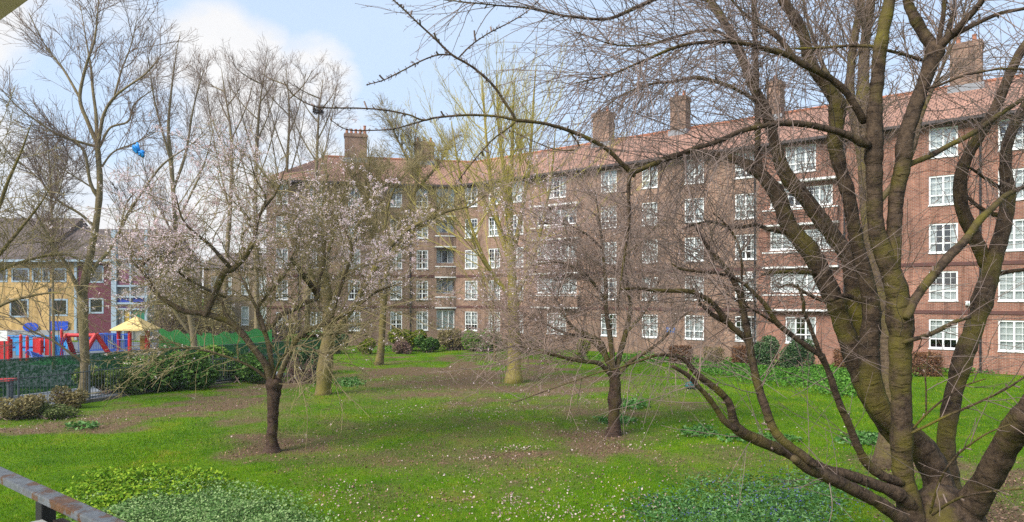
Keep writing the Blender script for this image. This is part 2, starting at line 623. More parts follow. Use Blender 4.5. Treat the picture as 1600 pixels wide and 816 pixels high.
def trunk_profile(base, pts, rad, flare=1.5):
    """Continue a trunk to below the ground with a root flare."""
    p0, r0 = pts[0].copy(), rad[0]
    below = p0.copy()
    below[2] = -0.15
    up = p0.copy()
    up[2] = max(p0[2], 0.0) + 0.0
    return np.vstack([below, pts]), np.concatenate([[r0 * flare * 1.2], np.concatenate([[r0 * flare], rad[1:]])])


# ------------------------------------------------------------------ ground
def vnoise(x, y, s, seed=0):
    """Smooth value noise."""
    r = np.random.default_rng(seed)
    tab = r.random((64, 64))
    x, y = x / s + 100.0, y / s + 100.0
    xi, yi = np.floor(x).astype(int), np.floor(y).astype(int)
    fx, fy = x - xi, y - yi
    fx, fy = fx * fx * (3 - 2 * fx), fy * fy * (3 - 2 * fy)
    g = lambda a, b: tab[a % 64, b % 64]
    return (g(xi, yi) * (1 - fx) + g(xi + 1, yi) * fx) * (1 - fy) + (g(xi, yi + 1) * (1 - fx) + g(xi + 1, yi + 1) * fx) * fy


# bare or leaf-littered soil: (photo x, photo y, half width, half height, amount)
DIRT = [(720, 680, 340, 75, .48), (540, 700, 140, 55, .6), (900, 670, 160, 55, .66), (700, 600, 270, 34, .75), (650, 770, 280, 34, .36), (380, 645, 110, 26, .5), (1060, 640, 90, 50, .4), (1080, 720, 130, 44, .55), (432, 706, 60, 14, .8), (520, 712, 90, 26, .5), (480, 645, 130, 28, .5), (600, 585, 170, 18, .95),
        (760, 585, 190, 20, 1.0), (860, 610, 130, 26, .85), (700, 640, 120, 20, .5), (560, 620, 90, 22, .55), (920, 690, 130, 26, .95),
        (960, 640, 90, 26, .55), (820, 700, 90, 20, .5), (520, 770, 90, 22, .4), (30, 668, 150, 10, .9), (160, 655, 110, 10, .85),
        (260, 640, 120, 12, .9), (360, 628, 100, 14, .9), (450, 600, 80, 16, .95), (1040, 690, 80, 24, .5), (1120, 640, 70, 12, .35),
        (1500, 800, 150, 50, 1.0), (1400, 720, 110, 22, .6), (1560, 740, 100, 24, .9), (1240, 700, 90, 12, .35),
        (700, 765, 120, 16, .3), (880, 745, 90, 16, .4), (430, 735, 60, 14, .5), (1080, 770, 60, 16, .35), (720, 720, 60, 8, .5), (810, 715, 60, 8, .5)]


def dirt_mask(X, Y):
    Ys = np.maximum(Y, 4.0)
    px, py = 800 + X / Ys * F, HY + H * F / Ys
    wx, wy = vnoise(X, Y, 1.6, 51) - .5 + .5 * (vnoise(X, Y, .6, 52) - .5), vnoise(X, Y, 1.6, 53) - .5 + .5 * (vnoise(X, Y, .6, 54) - .5)
    px, py = px + wx * 110, py + wy * 40
    d = np.zeros_like(px)
    for cx, cy, rx, ry, a in DIRT:
        q = ((px - cx) / rx) ** 2 + ((py - cy) / ry) ** 2
        d = np.maximum(d, a * np.exp(-q * 0.9))
    n = 0.5 * vnoise(X, Y, 2.3, 1) + 0.3 * vnoise(X, Y, 0.9, 2) + 0.2 * vnoise(X, Y, 0.35, 3)
    d = np.clip(d * 1.25 + (n - 0.5) * 1.5 * (0.22 + d), 0, 1)
    return np.where(Y < 5, 0.6, d)


def ground_z(X, Y):
    return (vnoise(X, Y, 6.0, 5) - 0.5) * 0.10 + (vnoise(X, Y, 1.7, 6) - 0.5) * 0.04


def build_ground():
    xs = np.concatenate([[-2500, -900, -300, -120, -70], np.arange(-45, 50.01, 0.3), [70, 120, 300, 900, 2500]])
    ys = np.concatenate([[-2500, -600, -150, -40, -10, 0], np.arange(4, 66.01, 0.3), [75, 100, 160, 300, 900, 2500]])
    X, Y = np.meshgrid(xs, ys, indexing='ij')
    Z = np.where((np.abs(X) < 46) & (Y > 3) & (Y < 66), ground_z(X, Y), 0)
    Z = np.where((X < -17.0) & (Y > 28), -0.06, Z)
    V = np.stack([X, Y, Z], -1).reshape(-1, 3)
    nx, ny = len(xs), len(ys)
    i, j = np.meshgrid(np.arange(nx - 1), np.arange(ny - 1), indexing='ij')
    a = (i * ny + j).ravel()
    Q = np.stack([a, a + ny, a + ny + 1, a + 1], 1)
    m, nt, b = new_mat('lawn ground')
    tc = N(nt, 'ShaderNodeTexCoord')
    at = N(nt, 'ShaderNodeAttribute', attribute_name='soil')
    n1 = N(nt, 'ShaderNodeTexNoise', Scale=0.45, Detail=8, Roughness=0.7)
    n2 = N(nt, 'ShaderNodeTexNoise', Scale=9.0, Detail=6, Roughness=0.75)
    n3 = N(nt, 'ShaderNodeTexNoise', Scale=28.0, Detail=4, Roughness=0.7)
    for n in (n1, n2, n3):
        nt.links.new(tc.outputs['Object'], n.inputs['Vector'])
    g1 = ramp(nt, [(0.32, (0.045, 0.12, 0.004)), (0.55, (0.095, 0.19, 0.005)), (0.72, (0.18, 0.19, 0.02))])
    nt.links.new(n1.outputs['Fac'], g1.inputs['Fac'])
    g2 = ramp(nt, [(0.3, (0.55, 0.55, 0.5)), (0.7, (1.35, 1.3, 1.2))])
    nt.links.new(n2.outputs['Fac'], g2.inputs['Fac'])
    gr = mixc(nt, 1.0, g1.outputs['Color'], g2.outputs['Color'], 'MULTIPLY')
    s1 = ramp(nt, [(0.34, (0.075, 0.045, 0.027)), (0.52, (0.16, 0.095, 0.062)), (0.68, (0.30, 0.2, 0.15))])
    nt.links.new(n3.outputs['Fac'], s1.inputs['Fac'])
    ad = N(nt, 'ShaderNodeMath', operation='ADD')
    nt.links.new(at.outputs['Fac'], ad.inputs[0])
    mr = N(nt, 'ShaderNodeMapRange')
    mr.inputs['To Min'].default_value = -0.45
    mr.inputs['To Max'].default_value = 0.45
    nt.links.new(n2.outputs['Fac'], mr.inputs['Value'])
    nt.links.new(mr.outputs[0], ad.inputs[1])
    mk = ramp(nt, [(0.25, (0, 0, 0)), (0.9, (.9, .9, .9))])
    nt.links.new(ad.outputs[0], mk.inputs['Fac'])
    c = mixc(nt, mk.outputs['Color'], gr, s1.outputs['Color'])
    nt.links.new(c, b.inputs['Base Color'])
    b.inputs['Roughness'].default_value = 0.95
    b.inputs['Specular IOR Level'].default_value = 0.1
    bp = N(nt, 'ShaderNodeBump', Strength=0.8, Distance=0.05)
    nt.links.new(n3.outputs['Fac'], bp.inputs['Height'])
    nt.links.new(bp.outputs['Normal'], b.inputs['Normal'])
    o = raw_mesh('lawn_ground', V, Q, m, None, True, {'soil': dirt_mask(V[:, 0], V[:, 1])})
    tag(o, 'sloping garden lawn with worn brown earth patches', 'lawn', kind='structure')


build_ground()


def sheet(name, pts, z, m, label, cat):
    me = bpy.data.meshes.new(name)
    me.from_pydata([(x, y, z) for x, y in pts], [], [tuple(range(len(pts)))])
    return tag(link(name, me, m), label, cat, kind='structure')


sheet('footpath', [(-26, 22), (-19.0, 22), (-17.7, 28), (-16.2, 33.5), (-12.6, 38.5), (-14, 40.5), (-19, 35.5), (-21, 31.5), (-22.5, 28)], 0.04,
      mat('grey path', (0.24, 0.26, 0.29), (0.19, 0.205, 0.23), 1.5, 0.9), 'pale grey tarmac footpath running behind the railings', 'path')
sheet('playground_surface', [(-75, 33), (-22.2, 33), (-19.8, 36.5), (-15.3, 41.5), (-15, 51), (-22, 66), (-80, 66)], 0.045,
      mat('playground rubber', (0.13, 0.15, 0.165), (0.1, 0.115, 0.13), 0.6, 0.9), 'grey blue playground surface behind the netting fence', 'playground')


# ------------------------------------------------------------------ lawn cover (uncountable)
def screen_ground(n, rng, blobs=None, x=(-250, 1850), y=(560, 900)):
    if blobs is None:
        px, py = rng.uniform(*x, n), rng.uniform(*y, n)
    else:
        w = np.array([b[4] * b[2] * b[3] for b in blobs], float)
        k = rng.choice(len(blobs), n, p=w / w.sum())
        B = np.array(blobs, float)[k]
        rr, th = np.sqrt(rng.random(n)) * (0.55 + 0.75 * rng.random(n)), rng.uniform(0, 2 * np.pi, n)
        px, py = B[:, 0] + B[:, 2] * rr * np.cos(th), B[:, 1] + B[:, 3] * rr * np.sin(th)
    py = np.maximum(py, HY + 70)
    Y = H * F / (py - HY)
    X = (px - 800) / F * Y
    return X, Y


def grass():
    rng = np.random.default_rng(21)
    X, Y = screen_ground(480000, rng, y=(548, 960))
    d = dirt_mask(X, Y)
    keep = (rng.random(len(X)) > np.minimum(d * 1.05, .84)) & (Y > 5.5) & ~((X < -15.5) & (Y > 26 - 0.0 * X)) & (Y < 60)
    X, Y = X[keep], Y[keep]
    n = len(X)
    h = rng.uniform(0.02, 0.06, n) * (0.6 + 0.9 * vnoise(X, Y, 1.1, 9)) * np.clip(0.6 + Y / 40, 0.8, 1.6)
    w = rng.uniform(0.004, 0.008, n) * np.clip(Y / 13, 1, 4)
    th = rng.uniform(0, 2 * np.pi, n)
    ln = rng.uniform(0.1, 0.9, n)
    th2 = rng.uniform(0, 2 * np.pi, n)
    z = ground_z(X, Y)
    b0 = np.stack([X - np.cos(th) * w, Y - np.sin(th) * w, z - 0.01], 1)
    b1 = np.stack([X + np.cos(th) * w, Y + np.sin(th) * w, z - 0.01], 1)
    tp = np.stack([X + np.cos(th2) * h * ln, Y + np.sin(th2) * h * ln, z + h], 1)
    V = np.stack([b0, b1, tp], 1).reshape(-1, 3)
    Q = np.arange(3 * n).reshape(n, 3)
    m = leaf_mat('grass blades', [(0, (0.036, 0.11, 0.002)), (0.35, (0.092, 0.23, 0.002)), (0.75, (0.15, 0.31, 0.004)), (1, (0.30, 0.29, 0.045))], 0.6, 0.2, True)
    tag(raw_mesh('lawn_grass', V, Q, m), 'short green grass of the lawn', 'grass', kind='stuff')


grass()


def petals():
    rng = np.random.default_rng(22)
    near = [(700, 785, 230, 40, 1.0), (880, 770, 150, 45, .8), (560, 775, 80, 35, .5), (960, 800, 110, 30, .5), (760, 735, 160, 20, .25)]
    X1, Y1 = screen_ground(3400, rng, near)
    far = [(640, 600, 130, 14, 1.0), (760, 590, 170, 14, .9), (900, 620, 110, 24, .9), (720, 640, 150, 18, .6), (960, 650, 80, 22, .5),
           (1080, 600, 90, 26, .35), (1110, 660, 80, 24, .3), (430, 605, 70, 12, .9), (120, 655, 90, 12, .8), (30, 672, 50, 10, .5), (280, 640, 100, 9, .4),
           (720, 714, 40, 4, 2), (812, 700, 40, 5, 2), (1080, 790, 90, 25, .25), (1000, 690, 160, 40, .25), (1240, 660, 150, 40, .12), (700, 680, 300, 45, .12)]
    X2, Y2 = screen_ground(7200, rng, far)
    X, Y = np.concatenate([X1, X2]), np.concatenate([Y1, Y2])
    s = np.concatenate([rng.uniform(0.016, 0.042, len(X1)), rng.uniform(0.02, 0.046, len(X2))])
    cl = (0.6 * vnoise(X, Y, 1.3, 41) + 0.4 * vnoise(X, Y, 0.45, 42))
    k = rng.random(len(X)) < np.clip((cl - 0.33) * 3.2, 0.06, 1)
    X, Y, s = X[k], Y[k], s[k]
    n = len(X)
    C = np.stack([X, Y, ground_z(X, Y) + rng.uniform(0.02, 0.055, n)], 1)
    V, Q = leaves(C, s, rng, up=1.6, aspect=1.3)
    m = leaf_mat('fallen petals', [(0, (0.22, 0.13, 0.1)), (0.35, (0.38, 0.25, 0.22)), (0.65, (0.52, 0.37, 0.355)), (1, (0.66, 0.53, 0.51))], 0.8, 0.1)
    tag(raw_mesh('fallen_petals', V, Q, m), 'pale pink fallen petals and leaves scattered over the lawn', 'petals', kind='stuff')
    # brown litter on the bare soil
    X, Y = screen_ground(150000, rng, y=(556, 940))
    dm = dirt_mask(X, Y)
    k = (rng.random(len(X)) < np.clip(dm - .18, 0, 1) * .9) & (Y > 6) & (X > -17.5 + .0 * Y)
    X, Y = X[k], Y[k]
    C = np.stack([X, Y, ground_z(X, Y) + rng.uniform(0.005, 0.03, len(X))], 1)
    V, Q = leaves(C, rng.uniform(.018, .04, len(X)), rng, up=1.5)
    m = leaf_mat('leaf litter', [(0, (0.09, 0.055, 0.035)), (0.5, (0.2, 0.12, 0.08)), (1, (0.36, 0.23, 0.16))], 0.9, 0)
    tag(raw_mesh('leaf_litter', V, Q, m), 'brown dead leaf litter on the bare earth', 'leaf litter', kind='stuff')


petals()


def cover(name, label, blobs, n, size, hgt, stops, seed, up=1.0, aspect=1.7, edge=0.0):
    rng = np.random.default_rng(seed)
    X, Y = screen_ground(n, rng, blobs)
    z = ground_z(X, Y) + hgt * (0.25 + 0.75 * vnoise(X, Y, 0.55, seed)) * rng.uniform(0.1, 1, n) ** 0.6
    V, Q = leaves(np.stack([X, Y, z], 1), np.full(n, size), rng, up=up, aspect=aspect)
    m = leaf_mat(name.replace('_', ' ') + ' leaves', stops, 0.5, 0.2)
    tag(raw_mesh(name, V, Q, m), label, 'ground cover', kind='stuff')


cover('ivy_patch', 'low grey green ivy patch beside the balcony railing', [(300, 835, 185, 70, 1.0), (200, 820, 80, 55, .3), (400, 825, 80, 40, .3)], 46000, 0.034, 0.22,
      [(0, (0.05, 0.12, 0.025)), (0.5, (0.16, 0.28, 0.085)), (1, (0.36, 0.46, 0.2))], 31)
cover('bramble_patch', 'yellow green leafy weeds edging the ivy patch', [(215, 765, 85, 24, 1.0), (150, 800, 60, 25, .7), (290, 752, 60, 16, .5)], 9500, 0.05, 0.26,
      [(0, (0.06, 0.15, 0.012)), (0.5, (0.17, 0.31, 0.02)), (1, (0.33, 0.42, 0.04))], 32)
cover('bluebell_leaves', 'dark blue green bluebell leaves below the large cherry tree', [(1170, 805, 150, 50, 1.0), (1060, 810, 90, 30, .4), (1260, 765, 100, 28, .6), (1120, 755, 70, 18, .25), (1010, 790, 60, 20, .15)], 9500, 0.03, 0.09,
      [(0, (0.03, 0.09, 0.025)), (0.6, (0.075, 0.19, 0.045)), (1, (0.2, 0.34, 0.14))], 33, 0.4, 3.4)
cover('bluebell_flowers', 'tiny violet blue flowers among the bluebell leaves', [(1180, 795, 190, 45, 1.0), (1250, 755, 120, 25, .6), (1330, 700, 60, 12, .4)], 1200, 0.022, 0.12,
      [(0, (0.06, 0.07, 0.25)), (1, (0.16, 0.16, 0.42))], 34)
cover('nettle_bed', 'bright green nettle bed along the foot of the brick block', [(1160, 577, 80, 12, 1.0), (1290, 590, 120, 14, 1.0), (1380, 578, 80, 9, .8), (1520, 578, 110, 7, .9), (1020, 562, 90, 7, .6), (1330, 612, 60, 8, .4)], 42000, 0.075, 0.40,
      [(0, (0.03, 0.1, 0.012)), (0.5, (0.07, 0.2, 0.02)), (1, (0.17, 0.33, 0.06))], 35)
cover('weed_clumps', 'scattered green weed clumps in the lawn', [(1360, 690, 50, 10, .8), (1190, 690, 60, 8, .6), (960, 660, 30, 6, 1.0), (985, 635, 30, 8, 1), (380, 592, 20, 5, 1.5), (130, 668, 30, 5, .6), (545, 600, 26, 8, 1), (600, 545, 30, 6, .6), (1090, 680, 30, 8, .6), (470, 580, 30, 10, .8)], 4200, 0.08, 0.2,
      [(0, (0.03, 0.1, 0.02)), (0.6, (0.08, 0.2, 0.04)), (1, (0.2, 0.33, 0.13))], 36)


# ------------------------------------------------------------------ brick apartment block
def frame(P0, d, n):
    P0, d, n = np.array(P0, float), np.array(d, float), np.array(n, float)

    def f(s, q, z):
        return (P0[0] + d[0] * s + n[0] * q, P0[1] + d[1] * s + n[1] * q, z)
    return f


A0 = (25.2, 40.3)
dR, nR = np.array([-.792, .611]), np.array([-.611, -.792])
SEND = 38.4
frR = frame(A0, dR, nR)
dL = np.array([-.98, -.2])
dL = dL / np.linalg.norm(dL)
nL = np.array([dL[1], -dL[0]])
nL = nL if nL[1] < 0 else -nL
C0 = np.array(A0) + dR * SEND
frL = frame(C0, dL, nL)
S0 = -9.5
TEND = 16.6
EAVE = 14.6
FL = [2.17 + 2.8 * i for i in range(5)]      # window centres


def facade(name, fr, s0, s1, z0, z1, holes, m, parent, deep=0.14):
    ss = sorted({s0, s1} | {h[0] for h in holes} | {h[1] for h in holes})
    zs = sorted({z0, z1} | {h[2] for h in holes} | {h[3] for h in holes})
    mb = MB()
    for i in range(len(ss) - 1):
        for j in range(len(zs) - 1):
            a, b, c, d = ss[i], ss[i + 1], zs[j], zs[j + 1]
            cs, cz = (a + b) / 2, (c + d) / 2
            if any(h[0] < cs < h[1] and h[2] < cz < h[3] for h in holes):
                continue
            mb.add([fr(b, 0, c), fr(a, 0, c), fr(a, 0, d), fr(b, 0, d)], [(0, 1, 2, 3)])
    for a, b, c, d in holes:
        for q in ([(a, c), (b, c)], [(b, c), (b, d)], [(b, d), (a, d)], [(a, d), (a, c)]):
            (x1, y1), (x2, y2) = q
            mb.add([fr(x1, 0, y1), fr(x2, 0, y2), fr(x2, -deep, y2), fr(x1, -deep, y1)], [(0, 1, 2, 3)])
    return mb.build(name, m, parent)


WIN_N = [0]


def window(fr, s, zc, w, h, parent, q=-0.03, lights=2, transom=True, bars=True, mode_=''):
    """White casement window: frame (> pane, curtain, room)."""
    rng = random.Random(WIN_N[0] * 17 + 3)
    WIN_N[0] += 1
    a, b, c, d = s - w / 2, s + w / 2, zc - h / 2, zc + h / 2
    mb = MB()
    t = 0.085
    mb.fbox(fr, a, b, q - .08, q, c, c + t)
    mb.fbox(fr, a, b, q - .08, q, d - t, d)
    mb.fbox(fr, a, a + t, q - .08, q, c + t, d - t)
    mb.fbox(fr, b - t, b, q - .08, q, c + t, d - t)
    for i in range(1, lights):
        x = a + w * i / lights
        mb.fbox(fr, x - .05, x + .05, q - .078, q - .002, c + t, d - t)
    zt = c + h * 0.33
    if transom:
        for i in range(lights):
            x0 = a + t if i == 0 else a + w * i / lights + .05
            x1 = b - t if i == lights - 1 else a + w * (i + 1) / lights - .05
            mb.fbox(fr, x0, x1, q - .076, q - .004, zt - .035, zt + .035)
    if bars:
        for i in range(lights):
            x = a + w * (i + .5) / lights
            mb.fbox(fr, x - .011, x + .011, q - .06, q - .02, c + t, zt - .036)
            mb.fbox(fr, x - .011, x + .011, q - .06, q - .02, zt + .036, d - t)
        for k in (1, 2):
            zz = zt + (d - zt) * k / 3
            for i in range(lights):
                x0 = a + t if i == 0 else a + w * i / lights + .05
                x1 = b - t if i == lights - 1 else a + w * (i + 1) / lights - .05
                mb.fbox(fr, x0, x1, q - .058, q - .022, zz - .011, zz + .011)
    # sill
    mb.fbox(fr, a - .03, b + .03, q + .001, q + .09, c - .05, c + .012)
    o = mb.build('window', WHITE, parent)
    pb = MB()
    pb.add([fr(b - t, q - .045, c + t), fr(a + t, q - .045, c + t), fr(a + t, q - .045, d - t), fr(b - t, q - .045, d - t)], [(0, 1, 2, 3)])
    p = pb.build('pane', GLASS, o)
    cb = MB()
    mode = rng.choice(['full', 'full', 'full', 'full', 'sides', 'half', 'blind', 'full', 'sides'])
    mode = mode_ or mode
    q2 = q - .16

    def drape(x0, x1, z0, z1):
        n = max(4, int((x1 - x0) / 0.05))
        vs, fs = [], []
        for i in range(n + 1):
            x = x0 + (x1 - x0) * i / n
            dq = 0.025 * math.sin(i * 1.7) + rng.uniform(-.01, .01)
            vs += [fr(x, q2 + dq, z0), fr(x, q2 + dq, z1)]
        for i in range(n):
            fs.append((2 * i, 2 * i + 2, 2 * i + 3, 2 * i + 1))
        cb.add(vs, fs)
    if mode == 'full':
        drape(a + .05, b - .05, c + .05, d - .05)
    elif mode == 'sides':
        k = rng.uniform(.22, .36)
        drape(a + .05, a + w * k, c + .05, d - .05)
        drape(b - w * k, b - .05, c + .05, d - .05)
    elif mode == 'half':
        drape(a + .05, b - .05, c + .05, zc + rng.uniform(-.2, .2))
    elif mode == 'blind':
        drape(a + .05, b - .05, zc - rng.uniform(-.3, .3), d - .05)
    if cb.v:
        cb.build('curtain', CURTAIN, o)
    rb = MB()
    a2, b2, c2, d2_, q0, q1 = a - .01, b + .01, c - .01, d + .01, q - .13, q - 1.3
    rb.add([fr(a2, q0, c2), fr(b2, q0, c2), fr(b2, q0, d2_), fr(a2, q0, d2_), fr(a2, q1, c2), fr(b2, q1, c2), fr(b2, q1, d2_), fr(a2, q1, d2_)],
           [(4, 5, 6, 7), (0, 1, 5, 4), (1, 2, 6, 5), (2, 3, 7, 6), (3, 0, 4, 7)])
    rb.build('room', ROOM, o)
    return o


def to_local_parent():
    pass


block = empty('apartment_block', (A0[0], A0[1], 0), 'five storey brick apartment block with red tiled roof and white windows', 'building')
COLS_R = [(-3.3, 1.45), (0.05, 1.45), (11.6, 1.45), (15.3, 1.45), (18.8, 1.3), (22.3, 1.4), (31.3, 1.4), (33.8, 1.3), (36.5, 1.5)]
BAYS = [(8.0, 4.6), (27.2, 4.6)]
COLS_L = [(3.05, 1.05), (5.4, 1.05), (9.1, 1.05), (12.4, 1.0), (15.3, 1.0)]
WH = 1.72
SPLIT = 10.75
holesA, holesB, holesL = [], [], []
for s, w in COLS_R:
    for z in FL:
        (holesA if s < SPLIT else holesB).append((s - w / 2, s + w / 2, z - WH / 2, z + WH / 2))
for s, W in BAYS:
    hs = holesA if s < SPLIT else holesB
    for i, z in enumerate(FL):
        if i in (0, 4):
            hs.append((s - .95, s + .95, z - WH / 2, z + WH / 2))
        else:
            hs.append((s - W / 2 + .35, s + W / 2 - .35, z - .3, z + .95))
for t_, w in COLS_L:
    for z in FL:
        holesL.append((t_ - w / 2, t_ + w / 2, z - WH / 2, z + WH / 2))
for i, z in enumerate(FL):
    holesL.append((0.1, 1.75, z - (.86 if i in (0, 4) else .3), z + .95))
facade('red_brick_wall', frR, S0, SPLIT, -.1, EAVE, holesA, BRICK_RED, block)
facade('brown_brick_wall', frR, SPLIT, SEND, -.1, EAVE, holesB, BRICK_BROWN, block)
facade('wing_wall', frL, 0, TEND, -.1, EAVE, holesL, BRICK_BROWN, block)
for z in FL[1:4]:
    lb = MB()
    a, b, c, d = 0.1, 1.75, z - .3, z + .95
    lb.add([frL(a, -.141, c), frL(b, -.141, c), frL(b, -.141, d), frL(a, -.141, d), frL(a, -.8, c), frL(b, -.8, c), frL(b, -.8, d), frL(a, -.8, d)],
           [(0, 1, 5, 4), (1, 2, 6, 5), (2, 3, 7, 6), (3, 0, 4, 7)])
    lb.build('balcony_recess', BRICK_BROWN, block)
mb = MB()
# end walls and back walls
DEP = 11.0
mb.add([frR(S0, 0, -.1), frR(S0, -DEP, -.1), frR(S0, -DEP, EAVE), frR(S0, 0, EAVE), frR(S0, -DEP / 2, 18.0)], [(0, 1, 2, 4, 3)])
mb.add([frL(TEND, 0, -.1), frL(TEND, -DEP, -.1), frL(TEND, -DEP, EAVE), frL(TEND, 0, EAVE)], [(0, 3, 2, 1)])
mb.add([frR(S0, -DEP, -.1), frR(SEND + 6, -DEP, -.1), frR(SEND + 6, -DEP, EAVE), frR(S0, -DEP, EAVE)], [(0, 1, 2, 3)])
mb.add([frL(-5, -DEP, -.1), frL(TEND, -DEP, -.1), frL(TEND, -DEP, EAVE), frL(-5, -DEP, EAVE)], [(0, 1, 2, 3)])
mb.build('rear_wall', BRICK_BROWN, block)
for s, w in COLS_R:
    for z in FL:
        window(frR, s, z, w, WH, block, lights=2)
for t_, w in COLS_L:
    for z in FL:
        window(frL, t_, z, w, WH, block, lights=2)
for s, W in BAYS:
    for i, z in enumerate(FL):
        if i in (0, 4):
            window(frR, s, z, 1.9, WH, block, lights=3)
        else:
            window(frR, s, z + .325, W - .7, 1.25, block, q=-0.05, lights=5, transom=False)
for i, z in enumerate(FL):
    window(frL, .925, z + (0.045 if i in (0, 4) else .325), 1.65, 1.81 if i in (0, 4) else 1.25, block, q=-.1 if i in (0, 4) else -.75, lights=3, transom=False, bars=False, mode_='' if i in (0, 4) else 'sides')


def balcony(fr, s0, s1, zf, proj, bm, curved=False):
    """Brick balcony front with white slab edge and coping; zf = floor level."""
    n = 10 if curved else 1
    def strip(q0f, z0, z1, ext=0.0):
        m_ = MB()
        for k in range(n):
            a = s0 - ext + (s1 - s0 + 2 * ext) * k / n
            b = s0 - ext + (s1 - s0 + 2 * ext) * (k + 1) / n
            def q(x):
                return proj + ext + (0.14 * math.sin(math.pi * (x - s0 + ext) / (s1 - s0 + 2 * ext)) if curved else 0)
            qa, qb = q(a), q(b)
            m_.hexa([fr(a, qa, z0), fr(b, qb, z0), fr(b, 0.003, z0), fr(a, 0.003, z0), fr(a, qa, z1), fr(b, qb, z1), fr(b, 0.003, z1), fr(a, 0.003, z1)])
        return m_
    wl = strip(0, zf + .12, zf + 1.0).build('balcony', bm, block)
    strip(0, zf, zf + .12, .05).build('slab', WHITECONC, wl)
    strip(0, zf + 1.0, zf + 1.09, .04).build('coping', WHITECONC, wl)


for (s, W), bm in zip(BAYS, (BRICK_RED, BRICK_BROWN)):
    for k in (1, 2, 3):
        balcony(frR, s - W / 2, s + W / 2, 3.42 + 2.8 * (k - 1), .42, bm)
    mb = MB()
    mb.fbox(frR, s - W / 2 - .05, s + W / 2 + .05, 0.003, .5, 3.42 + 8.4, 3.42 + 8.54)
    mb.build('canopy', WHITECONC, block)
for k in (1, 2, 3):
    balcony(frL, 0.0, 1.85, 3.3 + 2.8 * (k - 1), .06, BRICK_BROWN, True)
mb = MB()
mb.fbox(frL, 0, 1.85, .003, .3, 3.3 + 8.4, 3.3 + 8.52)
mb.build('canopy', WHITECONC, block)
# string courses
for z0 in (3.45, 6.25):
    mb = MB()
    for a, b in ((S0, 8 - 2.36), (8 + 2.36, 27.2 - 2.36), (27.2 + 2.36, SEND - .1)):
        mb.fbox(frR, a, b, 0.002, .05, z0 - .1, z0 + .1)
    mb.fbox(frL, 2.0, TEND, 0.002, .05, z0 - .1, z0 + .1)
    mb.build('string_course', STRING, block)
# roof
OV = .55
RH = 17.9


def isect(p, d, q, e):
    M = np.array([[d[0], -e[0]], [d[1], -e[1]]])
    t = np.linalg.solve(M, np.array(q) - np.array(p))
    return np.array(p) + t[0] * np.array(d)


eR, eL = np.array(A0) + nR * OV, C0 + nL * OV
rR, rL = np.array(A0) - nR * DEP / 2, C0 - nL * DEP / 2
bR, bL = np.array(A0) - nR * (DEP + OV), C0 - nL * (DEP + OV)
EJ, RJ, BJ = isect(eR, dR, eL, dL), isect(rR, dR, rL, dL), isect(bR, dR, bL, dL)
ez = EAVE - .05


def p3(p, z):
    return (p[0], p[1], z)


mb = MB()
mb.add([p3(eR + dR * (S0 - .4), ez), p3(EJ, ez), p3(RJ, RH), p3(rR + dR * (S0 - .4), RH)], [(0, 3, 2, 1)])
mb.add([p3(eL + dL * (TEND + .4), ez), p3(EJ, ez), p3(RJ, RH), p3(rL + dL * (TEND - 4.5), RH)], [(0, 1, 2, 3)])
mb.add([p3(bR + dR * (S0 - .4), ez), p3(BJ, ez), p3(RJ, RH), p3(rR + dR * (S0 - .4), RH)], [(0, 1, 2, 3)])
mb.add([p3(bL + dL * (TEND + .4), ez), p3(BJ, ez), p3(RJ, RH), p3(rL + dL * (TEND - 4.5), RH)], [(0, 3, 2, 1)])
mb.add([p3(eL + dL * (TEND + .4), ez), p3(bL + dL * (TEND + .4), ez), p3(rL + dL * (TEND - 4.5), RH)], [(0, 2, 1)])
roof = mb.build('roof', TILE_RED, block)
mb = MB()
for a, b in ((rR + dR * (S0 - .4), RJ), (RJ, rL + dL * (TEND - 4.5))):
    mb.bar(p3(a, RH + .03), p3(b, RH + .03), .13, 8)
mb.build('ridge_tiles', CHPOT, roof)
mb = MB()
mb.fbox(frR, S0, SEND + .0, 0.004, OV, ez - .12, ez - .02)
mb.fbox(frR, S0, SEND + .0, OV + .002, OV + .12, ez - .16, ez + .01)
mb.fbox(frL, 0, TEND, 0.004, OV, ez - .12, ez - .024)
mb.fbox(frL, 0, TEND, OV + .002, OV + .12, ez - .164, ez + .006)
mb.build('gutter', GUTTER, block)


def chimney(fr, s, w, top, npots, q=-DEP / 2 + 0.6, d=1.0):
    top -= .25
    mb = MB()
    mb.fbox(fr, s - w / 2, s + w / 2, q - d / 2, q + d / 2, 16.2, top - .35)
    mb.fbox(fr, s - w / 2 - .07, s + w / 2 + .07, q - d / 2 - .07, q + d / 2 + .07, top - .348, top - .12)
    mb.fbox(fr, s - w / 2 - .02, s + w / 2 + .02, q - d / 2 - .02, q + d / 2 + .02, top - .118, top)
    ch = mb.build('chimney', BRICK_BROWN, block)
    m2 = MB()
    m2.fbox(fr, s - w / 2 - .12, s + w / 2 + .12, q - d / 2 - .12, q + d / 2 + .12, 17.2, 17.66)
    m2.build('flashing', LEAD, ch)
    for k in range(npots):
        x = s + (k - (npots - 1) / 2) * (w / npots)
        m3 = MB()
        hh = .42 if k else .8 if npots > 3 else .42
        m3.bar(fr(x, q, top), fr(x, q, top + hh), .15, 10, .11)
        m3.bar(fr(x, q, top + hh), fr(x, q, top + hh + .07), .14, 10)
        m3.build('chimney_pot', CHPOT, ch)


